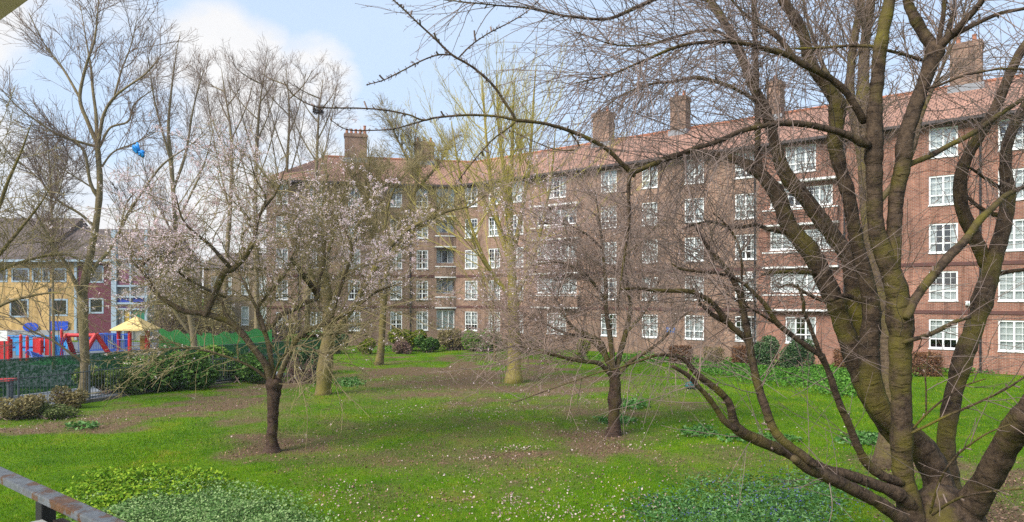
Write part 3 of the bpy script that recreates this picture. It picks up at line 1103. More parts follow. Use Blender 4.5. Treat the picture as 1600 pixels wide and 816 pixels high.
for px, w, top, n in ((1510, 1.7, 20.6, 2), (1212, 1.0, 20.4, 1), (1063, 1.3, 20.6, 2), (943, 1.6, 20.5, 2)):
    k = (px - 800) / F
    qq = -DEP / 2 + .6
    a = np.array(A0) + nR * qq
    s = (a[0] - k * a[1]) / (.792 + .611 * k)
    chimney(frR, s, w, top, n)
for px, w, top, n in ((663, 1.9, 19.8, 3), (556, 2.1, 20.3, 5)):
    k = (px - 800) / F
    a = C0 + nL * (-DEP / 2 + .6)
    t_ = (a[0] - k * a[1]) / -(dL[0] - dL[1] * k)
    chimney(frL, t_, w, top, n)
# pipes
for fr, s in ((frR, -1.75), (frR, 10.95), (frR, 5.35), (frL, 4.15), (frL, 13.9)):
    mb = MB()
    mb.bar(fr(s, .09, 0), fr(s, .09, EAVE - .2), .055, 8)
    for z in np.arange(1.2, EAVE, 1.8):
        mb.bar(fr(s, .09, z), fr(s, .09, z + .09), .075, 8)
    mb.build('downpipe', BLACKP, block)
mb = MB()
mb.fbox(frR, -1.35, -1.05, 0.003, .16, 3.85, 4.1)
mb.bar(frR(-1.2, .16, 3.97), frR(-1.2, .3, 3.9), .13, 12, .09)
mb.build('wall_lamp', WHITE, block)
mb = MB()
mb.fbox(frR, 16.75, 17.45, 0.003, .03, 1.75, 2.1)
sg = mb.build('wall_sign', mat('blue sign', (0.06, 0.16, 0.45), (0.05, 0.13, 0.4), 5, 0.4), block)
mb = MB()
mb.fbox(frR, 16.85, 17.35, 0.033, .037, 1.87, 1.92)
mb.fbox(frR, 16.85, 17.25, 0.033, .037, 1.97, 2.02)
mb.build('sign_band', WHITE, sg)
mb = MB()
mb.fbox(frR, 10.95 + .1, 10.95 + .55, .003, .2, 5.6, 6.05)
mb.build('meter_box', WHITE, block)


# ------------------------------------------------------------------ school beyond the playground
YS = 70.0


def sx(px, Y=YS):
    return (px - 800) / F * Y


def sz(py, Y=YS):
    return H + (HY - py) / F * Y


frS = frame((0, YS), (1, 0), (0, -1))
school = empty('school_building', (-45, YS, 0), 'two storey school with yellow brick and maroon walls and blue glazed stair', 'building')
MAROON = mat('maroon render', (0.12, 0.025, 0.04), (0.09, 0.02, 0.032), 0.8, 0.6)
GREYF = mat('grey metal frame', (0.32, 0.4, 0.46), (0.26, 0.33, 0.38), 2, 0.4)
BLUEP = mat('blue panel', (0.03, 0.06, 0.33), (0.025, 0.05, 0.27), 2, 0.4)
xa, xb, xc, xd = -78.0, sx(122), sx(180), sx(233)
eaveS = sz(408)
hy, hm = [], []
wins = []
for px0, px1, py0, py1 in ((15, 45, 467, 496), (78, 106, 467, 494), (-60, -30, 467, 496), (-140, -110, 467, 496)):
    h = (sx(px0), sx(px1), sz(py1), sz(py0))
    hy.append(h)
    wins.append((h, 1))
for px0, px1 in ((-70, -40), (-34, 12), (18, 46), (50, 64), (66, 78), (81, 104)):
    h = (sx(px0), sx(px1), sz(441), sz(419))
    hy.append(h)
    wins.append((h, 1))
for px0, px1, py0, py1 in ((139, 162, 466, 490), (140, 162, 415, 442)):
    h = (sx(px0), sx(px1), sz(py1), sz(py0))
    hm.append(h)
    wins.append((h, 1))
facade('yellow_brick_wall', frS, xa, xb, -.1, eaveS, hy, BRICK_YELLOW, school)
facade('maroon_wall', frS, xb, xc, -.1, sz(405), hm, MAROON, school)
for (a, b, c, d), n in wins:
    mb = MB()
    t = .16
    mb.fbox(frS, a, b, -.1, .03, c, c + t)
    mb.fbox(frS, a, b, -.1, .03, d - t, d)
    mb.fbox(frS, a, a + t, -.1, .03, c + t, d - t)
    mb.fbox(frS, b - t, b, -.1, .03, c + t, d - t)
    o = mb.build('window', GREYF, school)
    m2 = MB()
    m2.add([frS(a + t, -.05, c + t), frS(b - t, -.05, c + t), frS(b - t, -.05, d - t), frS(a + t, -.05, d - t)], [(0, 1, 2, 3)])
    m2.build('pane', GLASS, o)
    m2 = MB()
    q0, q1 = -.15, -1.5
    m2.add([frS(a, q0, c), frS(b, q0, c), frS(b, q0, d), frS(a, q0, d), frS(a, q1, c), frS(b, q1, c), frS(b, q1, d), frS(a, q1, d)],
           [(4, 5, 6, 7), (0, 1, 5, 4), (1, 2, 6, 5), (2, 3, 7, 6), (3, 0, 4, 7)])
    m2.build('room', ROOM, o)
# roofs
zr = H + (HY - 341) / F * 77
mb = MB()
xe = sx(92, 73)
mb.add([(xa, YS - .6, eaveS), (xe, YS - .6, eaveS), (xe, YS + 7, zr), (xa, YS + 7, zr)], [(0, 1, 2, 3)])
mb.add([(xa, YS + 14.6, eaveS), (xe, YS + 14.6, eaveS), (xe, YS + 7, zr), (xa, YS + 7, zr)], [(0, 3, 2, 1)])
mb.add([(xe, YS - .6, eaveS), (xe, YS + 14.6, eaveS), (xe, YS + 7, zr)], [(0, 1, 2)])
mb.build('roof', TILE_DARK, school)
mb = MB()
z2 = H + (HY - 358) / F * 76
mb.add([(xe + .01, YS - .5, eaveS), (xd, YS - .5, eaveS), (xd, YS + 6, z2), (xe + .01, YS + 6, z2)], [(0, 1, 2, 3)])
mb.add([(xe + .01, YS + 12.5, eaveS), (xd, YS + 12.5, eaveS), (xd, YS + 6, z2), (xe + .01, YS + 6, z2)], [(0, 3, 2, 1)])
mb.add([(xd, YS - .5, eaveS), (xd, YS + 12.5, eaveS), (xd, YS + 6, z2)], [(0, 1, 2)])
mb.build('roof', TILE_DARK, school)
mb = MB()
mb.box(xa, xc, YS - .72, YS - .6, eaveS - .12, eaveS + .12)
mb.build('fascia', GREYF, school)
mb = MB()
mb.box(xa, xb, YS - .12, YS - .003, sz(524), sz(516))
mb.build('plinth_band', mat('grey band', (0.3, 0.3, 0.31), (0.24, 0.24, 0.25), 2, 0.7), school)
# dividing strip and pipes
mb = MB()
mb.box(sx(117), sx(121), YS - .14, YS - .003, 0, eaveS - .15)
mb.build('pilaster', GREYF, school)
# glazed stair: frame, coloured panels
st = MB()
xs_ = [xc, sx(205), xd]
for px in (180, 184, 232):
    st.box(sx(px) - .13, sx(px) + .13, YS - .5, YS - .2, 0, sz(360))
for py in (405, 447, 464, 474, 483, 510):
    st.box(sx(185), sx(231), YS - .44, YS - .3, sz(py) - .09, sz(py) + .09)
st.box(sx(207) - .08, sx(207) + .08, YS - .43, YS - .29, 0, sz(405))
st.box(sx(196) - .06, sx(196) + .06, YS - .42, YS - .28, 0, sz(483))
gl = st.build('stair_frame', GREYF, school)
cols = {'blue': BLUEP, 'purple': mat('purple panel', (0.07, 0.03, 0.13), (0.06, 0.025, 0.11), 2, .4), 'yellow': mat('yellow panel', (0.55, 0.36, 0.02), (0.5, 0.33, 0.02), 2, .4),
        'green': mat('green panel', (0.02, 0.16, 0.09), (0.018, 0.13, 0.075), 2, .4), 'pink': mat('magenta panel', (0.17, 0.06, 0.1), (0.13, 0.05, 0.08), 2, .4)}
for px0, px1, py0, py1, cn in ((185, 206, 464, 474, 'blue'), (208, 231, 464, 474, 'blue'), (185, 206, 474, 483, 'purple'), (208, 231, 474, 483, 'purple'),
                               (196, 206, 483, 510, 'yellow'), (208, 231, 483, 510, 'green'), (185, 206, 420, 447, 'pink'), (208, 231, 430, 447, 'pink')):
    m2 = MB()
    m2.box(sx(px0) + .08, sx(px1) - .08, YS - .28, YS - .2, sz(py1) + .1, sz(py0) - .1)
    m2.build('panel', cols[cn], gl)
mb = MB()
mb.box(xc, xd, YS - .1, YS + 1, -.1, eaveS - .2)
mb.build('stair_wall', mat('pale render', (0.3, 0.29, 0.27), (0.24, 0.23, 0.22), 1, .7), school)
mb = MB()
mb.box(xd - .3, xd, YS + .98, YS + 12, -.1, eaveS - .1)
mb.build('side_wall', BRICK_BUFF, school)
# blue board with round end on the yellow wall
mb = MB()
mb.box(sx(79), sx(108), YS - .2, YS - .1, sz(516), sz(502))
n = 24
cxx, czz, rx, rz = sx(50), sz(511), sx(62) - sx(50), sz(502) - sz(518)
ring = [(cxx + rx * math.cos(2 * math.pi * k / n), czz + rz / 2.3 * math.sin(2 * math.pi * k / n)) for k in range(n)]
mb.add([(x, YS - .24, z) for x, z in ring] + [(x, YS - .1, z) for x, z in ring], [tuple(range(n))] + [(k, n + k, n + (k + 1) % n, (k + 1) % n) for k in range(n)])
mb.build('name_board', mat('royal blue board', (0.015, 0.07, 0.5), (0.012, 0.06, 0.42), 2, .35), school)

# far terrace house
YH = 84.0
house = empty('terrace_house', (sx(385, YH), YH, 0), 'pale buff brick house with white windows beyond the green fence', 'house')
frH = frame((0, YH), (1, 0), (0, -1))
hx0, hx1, hz1 = sx(318, YH), sx(446, YH), sz(418, YH)
hh = []
for px in (336, 356, 383, 410, 434):
    for py in (445, 492):
        hh.append((sx(px - 6, YH), sx(px + 6, YH), sz(py + 16, YH), sz(py - 13, YH)))
facade('front_wall', frH, hx0, hx1, -.1, hz1, hh, BRICK_BUFF, house)
for a, b, c, d in hh:
    window(frH, (a + b) / 2, (c + d) / 2, b - a, d - c, house, bars=False, transom=True, lights=1)
mb = MB()
zr = sz(392, YH)
mb.add([(hx0 - .3, YH - .4, hz1), (hx1 + .3, YH - .4, hz1), (hx1 + .3, YH + 4.5, zr), (hx0 - .3, YH + 4.5, zr)], [(0, 1, 2, 3)])
mb.add([(hx0 - .3, YH + 9.4, hz1), (hx1 + .3, YH + 9.4, hz1), (hx1 + .3, YH + 4.5, zr), (hx0 - .3, YH + 4.5, zr)], [(0, 3, 2, 1)])
rf = mb.build('roof', TILE_DARK, house)
mb = MB()
mb.box(hx0, hx0 + .3, YH + .02, YH + 9, -.1, hz1)
mb.build('side_wall', BRICK_BUFF, house)
mb = MB()
mb.box(hx1 - .3, hx1, YH + .02, YH + 9, -.1, hz1)
mb.build('side_wall', BRICK_BUFF, house)
mb = MB()
mb.box(sx(372, YH), sx(384, YH), YH + 3.6, YH + 4.6, hz1 + 1, zr + 1.2)
mb.build('chimney', BRICK_BUFF, rf)

# ------------------------------------------------------------------ fences
ra = [(-21.5, 20.5), (-20.3, 23.0), (-18.7, 26.2), (-17.6, 28.8), (-16.5, 31.4), (-14.8, 34.2), (-13.0, 37.0), (-10.6, 40.0)]
IRON = mat('grey green iron', (0.10, 0.12, 0.13), (0.07, 0.085, 0.09), 3, .5)
rail = empty('railing_fence', (*ra[2], 0), 'low grey iron bar railing along the garden edge', 'fence')
barsm = MB()
rtop = MB()
rbot = MB()
for i in range(len(ra) - 1):
    a, b = np.array(ra[i]), np.array(ra[i + 1])
    rtop.bar((*a, 1.22), (*b, 1.22), .022, 6)
    rbot.bar((*a, .16), (*b, .16), .02, 6)
    L = np.linalg.norm(b - a)
    nb = int(L / .13)
    for k in range(1, nb):
        q = a + (b - a) * k / nb
        barsm.bar((*q, .05), (*q, 1.34), .010, 5)
    mb = MB()
    mb.bar((*a, -.1), (*a, 1.45), .04, 8)
    mb.bar((*a, 1.45), (*a, 1.5), .05, 8, .01)
    mb.build('post', IRON, rail)
rtop.build('top_rail', IRON, rail)
rbot.build('bottom_rail', IRON, rail)
tag(barsm.build('bars', IRON, rail), kind='stuff')
mb = MB()
for i in range(len(ra) - 1):
    a, b = np.array(ra[i]), np.array(ra[i + 1])
    d = (b - a) / np.linalg.norm(b - a)
    nn = np.array([d[1], -d[0]]) * .11
    mb.hexa([(*(a + nn), -.1), (*(b + nn), -.1), (*(b - nn), -.1), (*(a - nn), -.1), (*(a + nn), .06), (*(b + nn), .06), (*(b - nn), .06), (*(a - nn), .06)])
mb.build('kerb', mat('dirty kerb', (0.16, 0.14, 0.12), (0.1, 0.09, 0.075), 3, .9), rail)

ga = [(-25.0, 24.5), (-22.3, 28.2), (-20.2, 32.5), (-17.6, 36.8), (-15.2, 40.0), (-12.0, 43.5)]
net = empty('netting_fence', (*ga[1], 0), 'green mesh netting fence round the playground', 'fence')
NET = net_mat()
for i in range(len(ga) - 1):
    a, b = np.array(ga[i]), np.array(ga[i + 1])
    mb = MB()
    nsg = 8
    for k in range(nsg):
        p0, p1 = a + (b - a) * k / nsg, a + (b - a) * (k + 1) / nsg
        mb.add([(*p0, .06), (*p1, .06), (*p1, 1.62), (*p0, 1.62)], [(0, 1, 2, 3)])
    mb.build('netting', NET, net)
    mb = MB()
    mb.bar((*a, -.1), (*a, 2.5 if i == 1 else 1.7), .05, 8)
    mb.build('post', IRON, net)
    mb = MB()
    mb.bar((*a, 1.64), (*b, 1.64), .02, 6)
    mb.build('top_wire', IRON, net)

# bright green timber fence with a wavy top
YG = 51.5
gx0, gx1 = sx(246, YG), sx(428, YG)
gf = empty('timber_fence', ((gx0 + gx1) / 2, YG, 0), 'bright green timber fence with a wavy top edge', 'fence')
GRN = mat('green fence paint', (0.018, 0.17, 0.03), (0.014, 0.13, 0.025), 1.5, 0.6, .15)
nb = int((gx1 - gx0) / .14)
per = 24
for s in range(0, nb, per):
    mb = MB()
    for k in range(s, min(nb, s + per)):
        x = gx0 + k * .14
        zt = 1.72 + .12 * math.sin(k * .75) + .16 * math.sin(x * .9)
        zt2 = 1.72 + .12 * math.sin((k + 1) * .75) + .16 * math.sin((x + .14) * .9)
        yy = YG + .01 * (k % 2)
        mb.hexa([(x, yy - .012, 0), (x + .132, yy - .012, 0), (x + .132, yy + .012, 0), (x, yy + .012, 0),
                 (x, yy - .012, zt), (x + .132, yy - .012, zt2), (x + .132, yy + .012, zt2), (x, yy + .012, zt)])
    mb.build('board_panel', GRN, gf)
    mb = MB()
    mb.box(gx0 + s * .14, gx0 + s * .14 + .1, YG + .04, YG + .14, -.1, 1.7)
    mb.build('post', GRN, gf)
mb = MB()
mb.box(gx0, gx1, YG + .03, YG + .07, .4, .5)
mb.box(gx0, gx1, YG + .03, YG + .07, 1.2, 1.3)
mb.build('rail', GRN, gf)
# grey mesh gate beside it
gt = empty('mesh_gate', (sx(241, 50.5), 50.5, 0), 'grey steel mesh gate between the play hut and the green fence', 'gate')
x0, x1 = sx(236, 50.5), sx(247, 50.5)
mb = MB()
for x in (x0, x1):
    mb.bar((x, 50.5, -.05), (x, 50.5, 2.0), .05, 8)
mb.bar((x0, 50.5, 1.95), (x1, 50.5, 1.95), .035, 6)
mb.bar((x0, 50.5, .1), (x1, 50.5, .1), .035, 6)
mb.build('gate_frame', GREYF, gt)
mb = MB()
for k in range(1, 8):
    x = x0 + (x1 - x0) * k / 8
    mb.bar((x, 50.5, .1), (x, 50.5, 1.95), .008, 4)
for k in range(1, 16):
    z = .1 + 1.85 * k / 16
    mb.bar((x0, 50.5, z), (x1, 50.5, z), .008, 4)
mb.build('mesh', GREYF, gt)

# ------------------------------------------------------------------ playground
RED = mat('red plastic', (0.55, 0.02, 0.02), (0.45, 0.016, 0.018), 1.2, .4, spec=.4)
BLUE = mat('blue steel', (0.03, 0.10, 0.42), (0.025, 0.08, 0.34), 1.2, .4)
SKYB = mat('sky blue board', (0.04, 0.3, 0.62), (0.035, 0.25, 0.54), 1.2, .5)
SAND = mat('yellow roof plastic', (0.68, 0.5, 0.2), (0.6, 0.43, 0.17), 2.5, .6)
ORNG = mat('orange board', (0.62, 0.3, 0.05), (0.55, 0.26, 0.04), 2, .5)
DKRED = mat('dark red rail', (0.25, 0.03, 0.03), (0.2, 0.025, 0.025), 2, .5)
YP = 49.0


def pp(px, py, Y=YP):
    return P(px, py, Y)


# play hut
hx = sx(212, YP)
hut = empty('play_hut', (hx, YP, 0), 'red post play hut with a yellow pyramid roof', 'play hut')
mb = MB()
apex = P(213, 494, YP)
ez_ = sz(514, YP)
e = 1.18
ring = [(hx - e, YP - e, ez_), (hx + e, YP - e, ez_), (hx + e, YP + e, ez_), (hx - e, YP + e, ez_)]
mb.add(ring + [tuple(apex)] + [(x, y, z - .1) for x, y, z in ring], [(0, 1, 4), (1, 2, 4), (2, 3, 4), (3, 0, 4), (5, 6, 1, 0), (6, 7, 2, 1), (7, 8, 3, 2), (8, 5, 0, 3), (8, 7, 6, 5)])
mb.build('roof', SAND, hut, bevel=.03)
for ax, ay in ((-1, -.55), (.1, -1), (1, -.3), (.45, 1)):
    mb = MB()
    x, y = hx + ax * .92, YP + ay * .92
    mb.bar((x, y, -.1), (x, y, ez_ - .03), .12, 12)
    mb.build('post', RED, hut)
mb = MB()
mb.box(hx - .85, hx + .85, YP - .8, YP + .8, .5, .6)
mb.build('deck', BLUE, hut)
mb = MB()
mb.box(hx + .35, hx + .8, YP - .1, YP - .05, .62, 1.6)
mb.build('orange_panel', ORNG, hut)
mb = MB()
for k in range(9):
    x = hx - .85 + k * .14
    mb.bar((x, YP - .82, .6), (x, YP - .82, 1.35), .018, 5)
mb.bar((hx - .85, YP - .82, 1.36), (hx + .3, YP - .82, 1.36), .03, 6)
mb.build('guard_rail', BLUE, hut)
# blue bridge
br = empty('play_bridge', (sx(165, YP + .4), YP + .4, 0), 'blue railed play bridge leading to the yellow roofed hut', 'play bridge')
mb = MB()
x0, x1 = sx(122, YP), sx(190, YP)
n = 12
for k in range(n):
    a, b = x0 + (x1 - x0) * k / n, x0 + (x1 - x0) * (k + 1) / n
    za, zb = [.45 + .16 * math.sin(math.pi * u / n) for u in (k, k + 1)]
    mb.hexa([(a, YP, za - .08), (b, YP, zb - .08), (b, YP + 1, zb - .08), (a, YP + 1, za - .08), (a, YP, za), (b, YP, zb), (b, YP + 1, zb), (a, YP + 1, za)])
mb.build('walkway', BLUE, br)
for yy in (YP + .03, YP + .97):
    mb = MB()
    mb.path([(x0 + (x1 - x0) * k / n, yy, 1.55 + .16 * math.sin(math.pi * k / n)) for k in range(n + 1)], .035, 6)
    for k in range(0, 25):
        x = x0 + (x1 - x0) * k / 24
        z = .45 + .16 * math.sin(math.pi * k / 24)
        mb.bar((x, yy, z), (x, yy, z + 1.1), .016, 5)
    mb.build('handrail', BLUE, br)
for px in (150, 163, 182):
    mb = MB()
    mb.box(sx(px, YP), sx(px + 6, YP), YP + .99, YP + 1.03, .6, 1.7)
    mb.build('side_panel', BLUE, br)
mb = MB()
for x in (x0 + .3, x1 - .3):
    mb.bar((x, YP + .5, -.1), (x, YP + .5, .5), .07, 8)
mb.build('support', BLUE, br)
# red swing frame
YF = 47.6
sw = empty('swing_frame', (sx(125, YF), YF, 0), 'thick red tubular swing frame with splayed legs', 'swing frame')
tl, tr = P(104, 524, YF), P(150, 524, YF)
mb = MB()
mb.bar(tl, tr, .13, 12)
mb.build('crossbar', RED, sw)
for top, foot, yy in ((tl, (88, 566), -.7), (tl, (108, 569), .7), (tr, (135, 562), -.7), (tr, (167, 557), .7)):
    mb = MB()
    f = P(foot[0], foot[1], YF)
    mb.bar(top + np.array([0, 0, .1]), (f[0], YF + yy, -.05), .16, 12, .17)
    mb.build('leg', RED, sw)
for fx_ in (.35, .65):
    q = tl + (tr - tl) * fx_
    mb = MB()
    for dx in (-.2, .2):
        mb.bar((q[0] + dx, YF, q[2]), (q[0] + dx, YF, .55), .012, 5)
    mb.box(q[0] - .22, q[0] + .22, YF - .1, YF + .1, .5, .55)
    mb.build('swing_seat', BLACKP, sw)
# climbing frame
YC = 46.5
cf = empty('climbing_frame', (sx(45, YC), YC, 0), 'red and blue climbing frame with posts, boards and a curved ladder', 'climbing frame')
for px, top in ((31, 525), (41, 527), (62, 532), (80, 520), (95, 516), (12, 528), (-12, 528), (-30, 524)):
    mb = MB()
    x = sx(px, YC)
    mb.bar((x, YC + .1, -.1), (x, YC + .1, sz(top, YC)), .10, 10)
    mb.bar((x, YC + .1, sz(top, YC)), (x, YC + .1, sz(top, YC) + .1), .10, 10, .04)
    mb.build('post', RED, cf)
for px0, px1, py0, py1, m in ((-28, 6, 530, 562, RED), (6, 15, 530, 560, RED), (47, 64, 528, 552, RED), (66, 77, 527, 556, RED), (20, 30, 530, 556, SKYB), (80, 92, 526, 556, SKYB)):
    mb = MB()
    mb.box(sx(px0, YC), sx(px1, YC), YC + .24, YC + .30, max(.1, sz(py1, YC)), sz(py0, YC))
    mb.build('panel', m, cf, bevel=.02)
mb = MB()
mb.box(sx(-28, YC), sx(80, YC), YC + .32, YC + 1.5, .85, .95)
mb.build('deck', BLUE, cf)
mb = MB()   # curved ladder
for s in (0, 1):
    mb.path([P(40 + 20 * s + 1.4 * k, 552 + 16 * s + k * (1.4) - 10 * math.sin(k / 9 * math.pi) - 8 * s, YC - .3 - .12 * k + s * .4) for k in range(10)], .045, 6)
for k in range(9):
    a = P(42 + 1.4 * k, 553 + k * 1.4 - 10 * math.sin(k / 9 * math.pi), YC - .3 - .12 * k)
    b = P(62 + 1.4 * k, 561 + k * 1.4 - 10 * math.sin(k / 9 * math.pi), YC + .1 - .12 * k)
    mb.bar(a, b, .035, 6)
mb.build('curved_ladder', BLUE, cf)
mb = MB()   # rope net
for k in range(7):
    x = sx(80 + k * 3, YC)
    mb.bar((x, YC - .05, .1), (x + .3, YC - .05, 1.6), .014, 4)
    mb.bar((x + .3, YC - .05, .1), (x, YC - .05, 1.6), .014, 4)
mb.build('rope_net', BLUE, cf)
# sky blue hoarding
hb = empty('blue_hoarding', (sx(60, 55), 55, 0), 'sky blue boarded screen behind the climbing frame', 'screen')
for k in range(8):
    mb = MB()
    a = sx(-30 + k * 17, 55)
    mb.box(a, a + sx(17, 55) - sx(0.4, 55), 55, 55.06, -.1, sz(524, 55))
    mb.build('board', SKYB, hb)
mb = MB()
mb.bar((sx(-30, 55), 54.95, 1.2), (sx(106, 55), 54.95, 1.2), .03, 6)
mb.build('rail', BLUE, hb)


def mound(px, py, Y, rx, ry, h, label):
    n, r = 20, 6
    x = sx(px, Y)
    V, Fs = [(x, Y, h)], []
    for j in range(1, r + 1):
        f = j / r
        for k in range(n):
            t = 2 * math.pi * k / n
            V.append((x + rx * f * math.cos(t), Y + ry * f * math.sin(t), h * math.cos(f * math.pi / 2) ** 1.2 + .03))
    for k in range(n):
        Fs.append((0, 1 + k, 1 + (k + 1) % n))
    for j in range(r - 1):
        for k in range(n):
            Fs.append((1 + j * n + k, 1 + (j + 1) * n + k, 1 + (j + 1) * n + (k + 1) % n, 1 + j * n + (k + 1) % n))
    me = bpy.data.meshes.new('play_mound')
    me.from_pydata(V, [], Fs)
    o = link('play_mound', me, mat('green play surface', (0.02, 0.16, 0.035), (0.016, 0.12, 0.03), 1, .8), None, True)
    tag(o, label, 'play mound', 'green play mounds')


mound(86, 566, 44.5, 1.7, 1.0, .42, 'bright green play mound in front of the climbing frame')
mound(186, 562, 46.0, 1.5, 1.0, .35, 'bright green play mound left of the play hut')
mound(222, 558, 47.0, 1.1, .8, .4, 'bright green play mound at the foot of the play hut')
# white low curved wall
mb = MB()
pts = [(sx(172, 48) + .25 * k, 48.2 + .4 * math.sin(k * .5), .0) for k in range(14)]
for k in range(13):
    a, b = pts[k], pts[k + 1]
    h1, h2 = [.25 + .18 * math.sin(u * .48) ** 2 for u in (k, k + 1)]
    mb.hexa([(a[0], a[1], -.05), (b[0], b[1], -.05), (b[0], b[1] + .25, -.05), (a[0], a[1] + .25, -.05), (a[0], a[1], h1), (b[0], b[1], h2), (b[0], b[1] + .25, h2), (a[0], a[1] + .25, h1)])
tag(mb.build('low_wall', WHITE), 'low white curving play wall beside the yellow roofed hut', 'wall')
# notice on a post at the far left
ns = empty('notice_sign', (*P(7, 530, 30)[:2], 0), 'small white notice on a grey post at the left edge', 'sign')
mb = MB()
q = P(7, 526, 30)
mb.bar((q[0], 30, -.1), (q[0], 30, q[2] + .3), .035, 8)
mb.build('post', IRON, ns)
mb = MB()
mb.box(q[0] - .17, q[0] + .17, 29.93, 29.955, q[2] - .19, q[2] + .27)
mb.build('plate', WHITE, ns)
# dark red bench-like rail at far left
bn = empty('play_bench', (*P(8, 600, 27)[:2], 0), 'low red topped bench at the left edge of the path', 'bench')
q = P(4, 592, 29)
mb = MB()
mb.box(q[0] - 1.0, q[0] + .5, 28.7, 29.2, .82, .9)
mb.build('seat', mat('red seat', (0.5, 0.06, 0.06), (0.42, 0.05, 0.05), 2, .5), bn)
for dx in (-.8, .35):
    mb = MB()
    mb.box(q[0] + dx - .04, q[0] + dx + .04, 28.8, 29.1, 0, .82)
    mb.build('leg', IRON, bn)
# lamp column on the school forecourt
lc = empty('lamp_column', (*P(78, 560, 44)[:2], 0), 'slim dark lamp column in front of the yellow school wall', 'lamp')
q = P(78, 458, 44)
mb = MB()
mb.bar((q[0], 44, -.1), (q[0], 44, q[2]), .055, 8, .04)
mb.build('column', IRON, lc)
mb = MB()
mb.bar((q[0], 44, q[2]), (q[0], 44, q[2] + .3), .09, 10, .12)
mb.build('lamp_head', IRON, lc)
# stakes and teal watering bag on the lawn
stk = empty('tree_stake', (*G(1075, 607)[:2], 0), 'pair of pale wooden tree stakes on the lawn before the block', 'stake')
for px, py in ((1075, 607), (1093, 598)):
    g = G(px, py)
    mb = MB()
    mb.bar((g[0], g[1], -.1), (g[0] + .03, g[1], 1.25), .035, 8)
    mb.build('post', mat('weathered stake', (0.3, 0.2, 0.11), (0.22, 0.15, 0.09), 3, .8), stk)


def lump(name, c, r, m, seed, amp=.25, sub=3, label=None, cat=None, group=None, parent=None):
    import bmesh
    bm = bmesh.new()
    bmesh.ops.create_icosphere(bm, subdivisions=sub, radius=1)
    rng = np.random.default_rng(seed)
    ph = rng.uniform(0, 6.28, (6, 3))
    fr = rng.uniform(1.5, 5, (6, 3))
    for v in bm.verts:
        d = sum(math.sin(fr[k] @ np.array(v.co) + ph[k, 0]) for k in range(6)) / 6
        s = 1 + amp * d * 1.8
        v.co = Vector((c[0] + v.co.x * s * r[0], c[1] + v.co.y * s * r[1], c[2] + v.co.z * s * r[2]))
    me = bpy.data.meshes.new(name)
    bm.to_mesh(me)
    bm.free()
    o = link(name, me, m, parent, True)
    return tag(o, label, cat, group)


g = G(1080, 608)
lump('watering_bag', (g[0], g[1], .17), (.3, .22, .2), mat('teal plastic', (0.02, 0.12, 0.12), (0.015, 0.08, 0.085), 4, .5), 3, .3, 3, 'dark teal bag slumped at the foot of the wooden stakes', 'bag')


# ------------------------------------------------------------------ shrubs
GH = 'evergreen shrubs along the railing'


def shrub(name, label, px, py, Y, w, h, n, size, stops, seed, group=None, dep=None, box=False, stems=10, z0=0.0, lump_amt=.3, mname=None):
    """Leafy shrub: foliage through an uneven volume, and stems."""
    rng = np.random.default_rng(seed)
    x = (px - 800) / F * Y
    if group == GH:
        w, h, n = w * 1.35, h * .92, int(n * 1.5)
    dep = dep or w * .7
    root = empty(name, (x, Y, z0), label, 'shrub', group)
    # several overlapping clumps
    nc = 9 if not box else 1
    if box:
        u = rng.uniform(-1, 1, (n, 3))
        ax = rng.integers(0, 3, n)
        sh = rng.random(n) < .75
        s_ = np.sign(u[np.arange(n), ax])
        u[np.arange(n)[sh], ax[sh]] = s_[sh] * rng.uniform(.82, 1.05, sh.sum())
        C = np.stack([x + u[:, 0] * w / 2, Y + u[:, 1] * dep / 2, z0 + h * (.53 + .47 * u[:, 2])], 1)
        C += rng.normal(0, .03, C.shape)
        C[:, 2] += (vnoise(C[:, 0], C[:, 1], .7, seed) - .5) * .2
    else:
        cc = np.stack([rng.uniform(-.62, .62, nc), rng.uniform(-.55, .55, nc), rng.uniform(.3, .72, nc)], 1)
        k = rng.integers(0, nc, n)
        d = rng.normal(0, 1, (n, 3))
        d /= np.linalg.norm(d, axis=1)[:, None]
        rad = rng.uniform(.55, 1.05, n) ** .6 * rng.uniform(.28, .44, nc)[k]
        q = cc[k] + d * rad[:, None]
        C = np.stack([x + q[:, 0] * w / 1.9, Y + q[:, 1] * dep / 1.9, z0 + np.maximum(q[:, 2], .02) * h * .98], 1)
    V, Q = leaves(C, np.full(n, size), rng, up=.7, aspect=1.7)
    raw_mesh('foliage', V, Q, leaf_mat((mname or name).replace('_', ' ') + ' leaves', stops, .5, .2), root)
    if stems:
        ns = stems
        A = np.zeros((ns, 6, 3))
        A[:, 0] = np.stack([x + rng.normal(0, w * .12, ns), Y + rng.normal(0, dep * .12, ns), np.full(ns, z0 - .05)], 1)
        tgt = C[rng.integers(0, n, ns)]
        for i in range(1, 6):
            A[:, i] = A[:, 0] + (tgt - A[:, 0]) * i / 5 + rng.normal(0, .03, (ns, 3))
        R = np.linspace(.03, .008, 6)[None].repeat(ns, 0)
        V, Q = tubes(A, R, 4)
        raw_mesh('stems', V, Q, TW_BROWN, root)
    return root


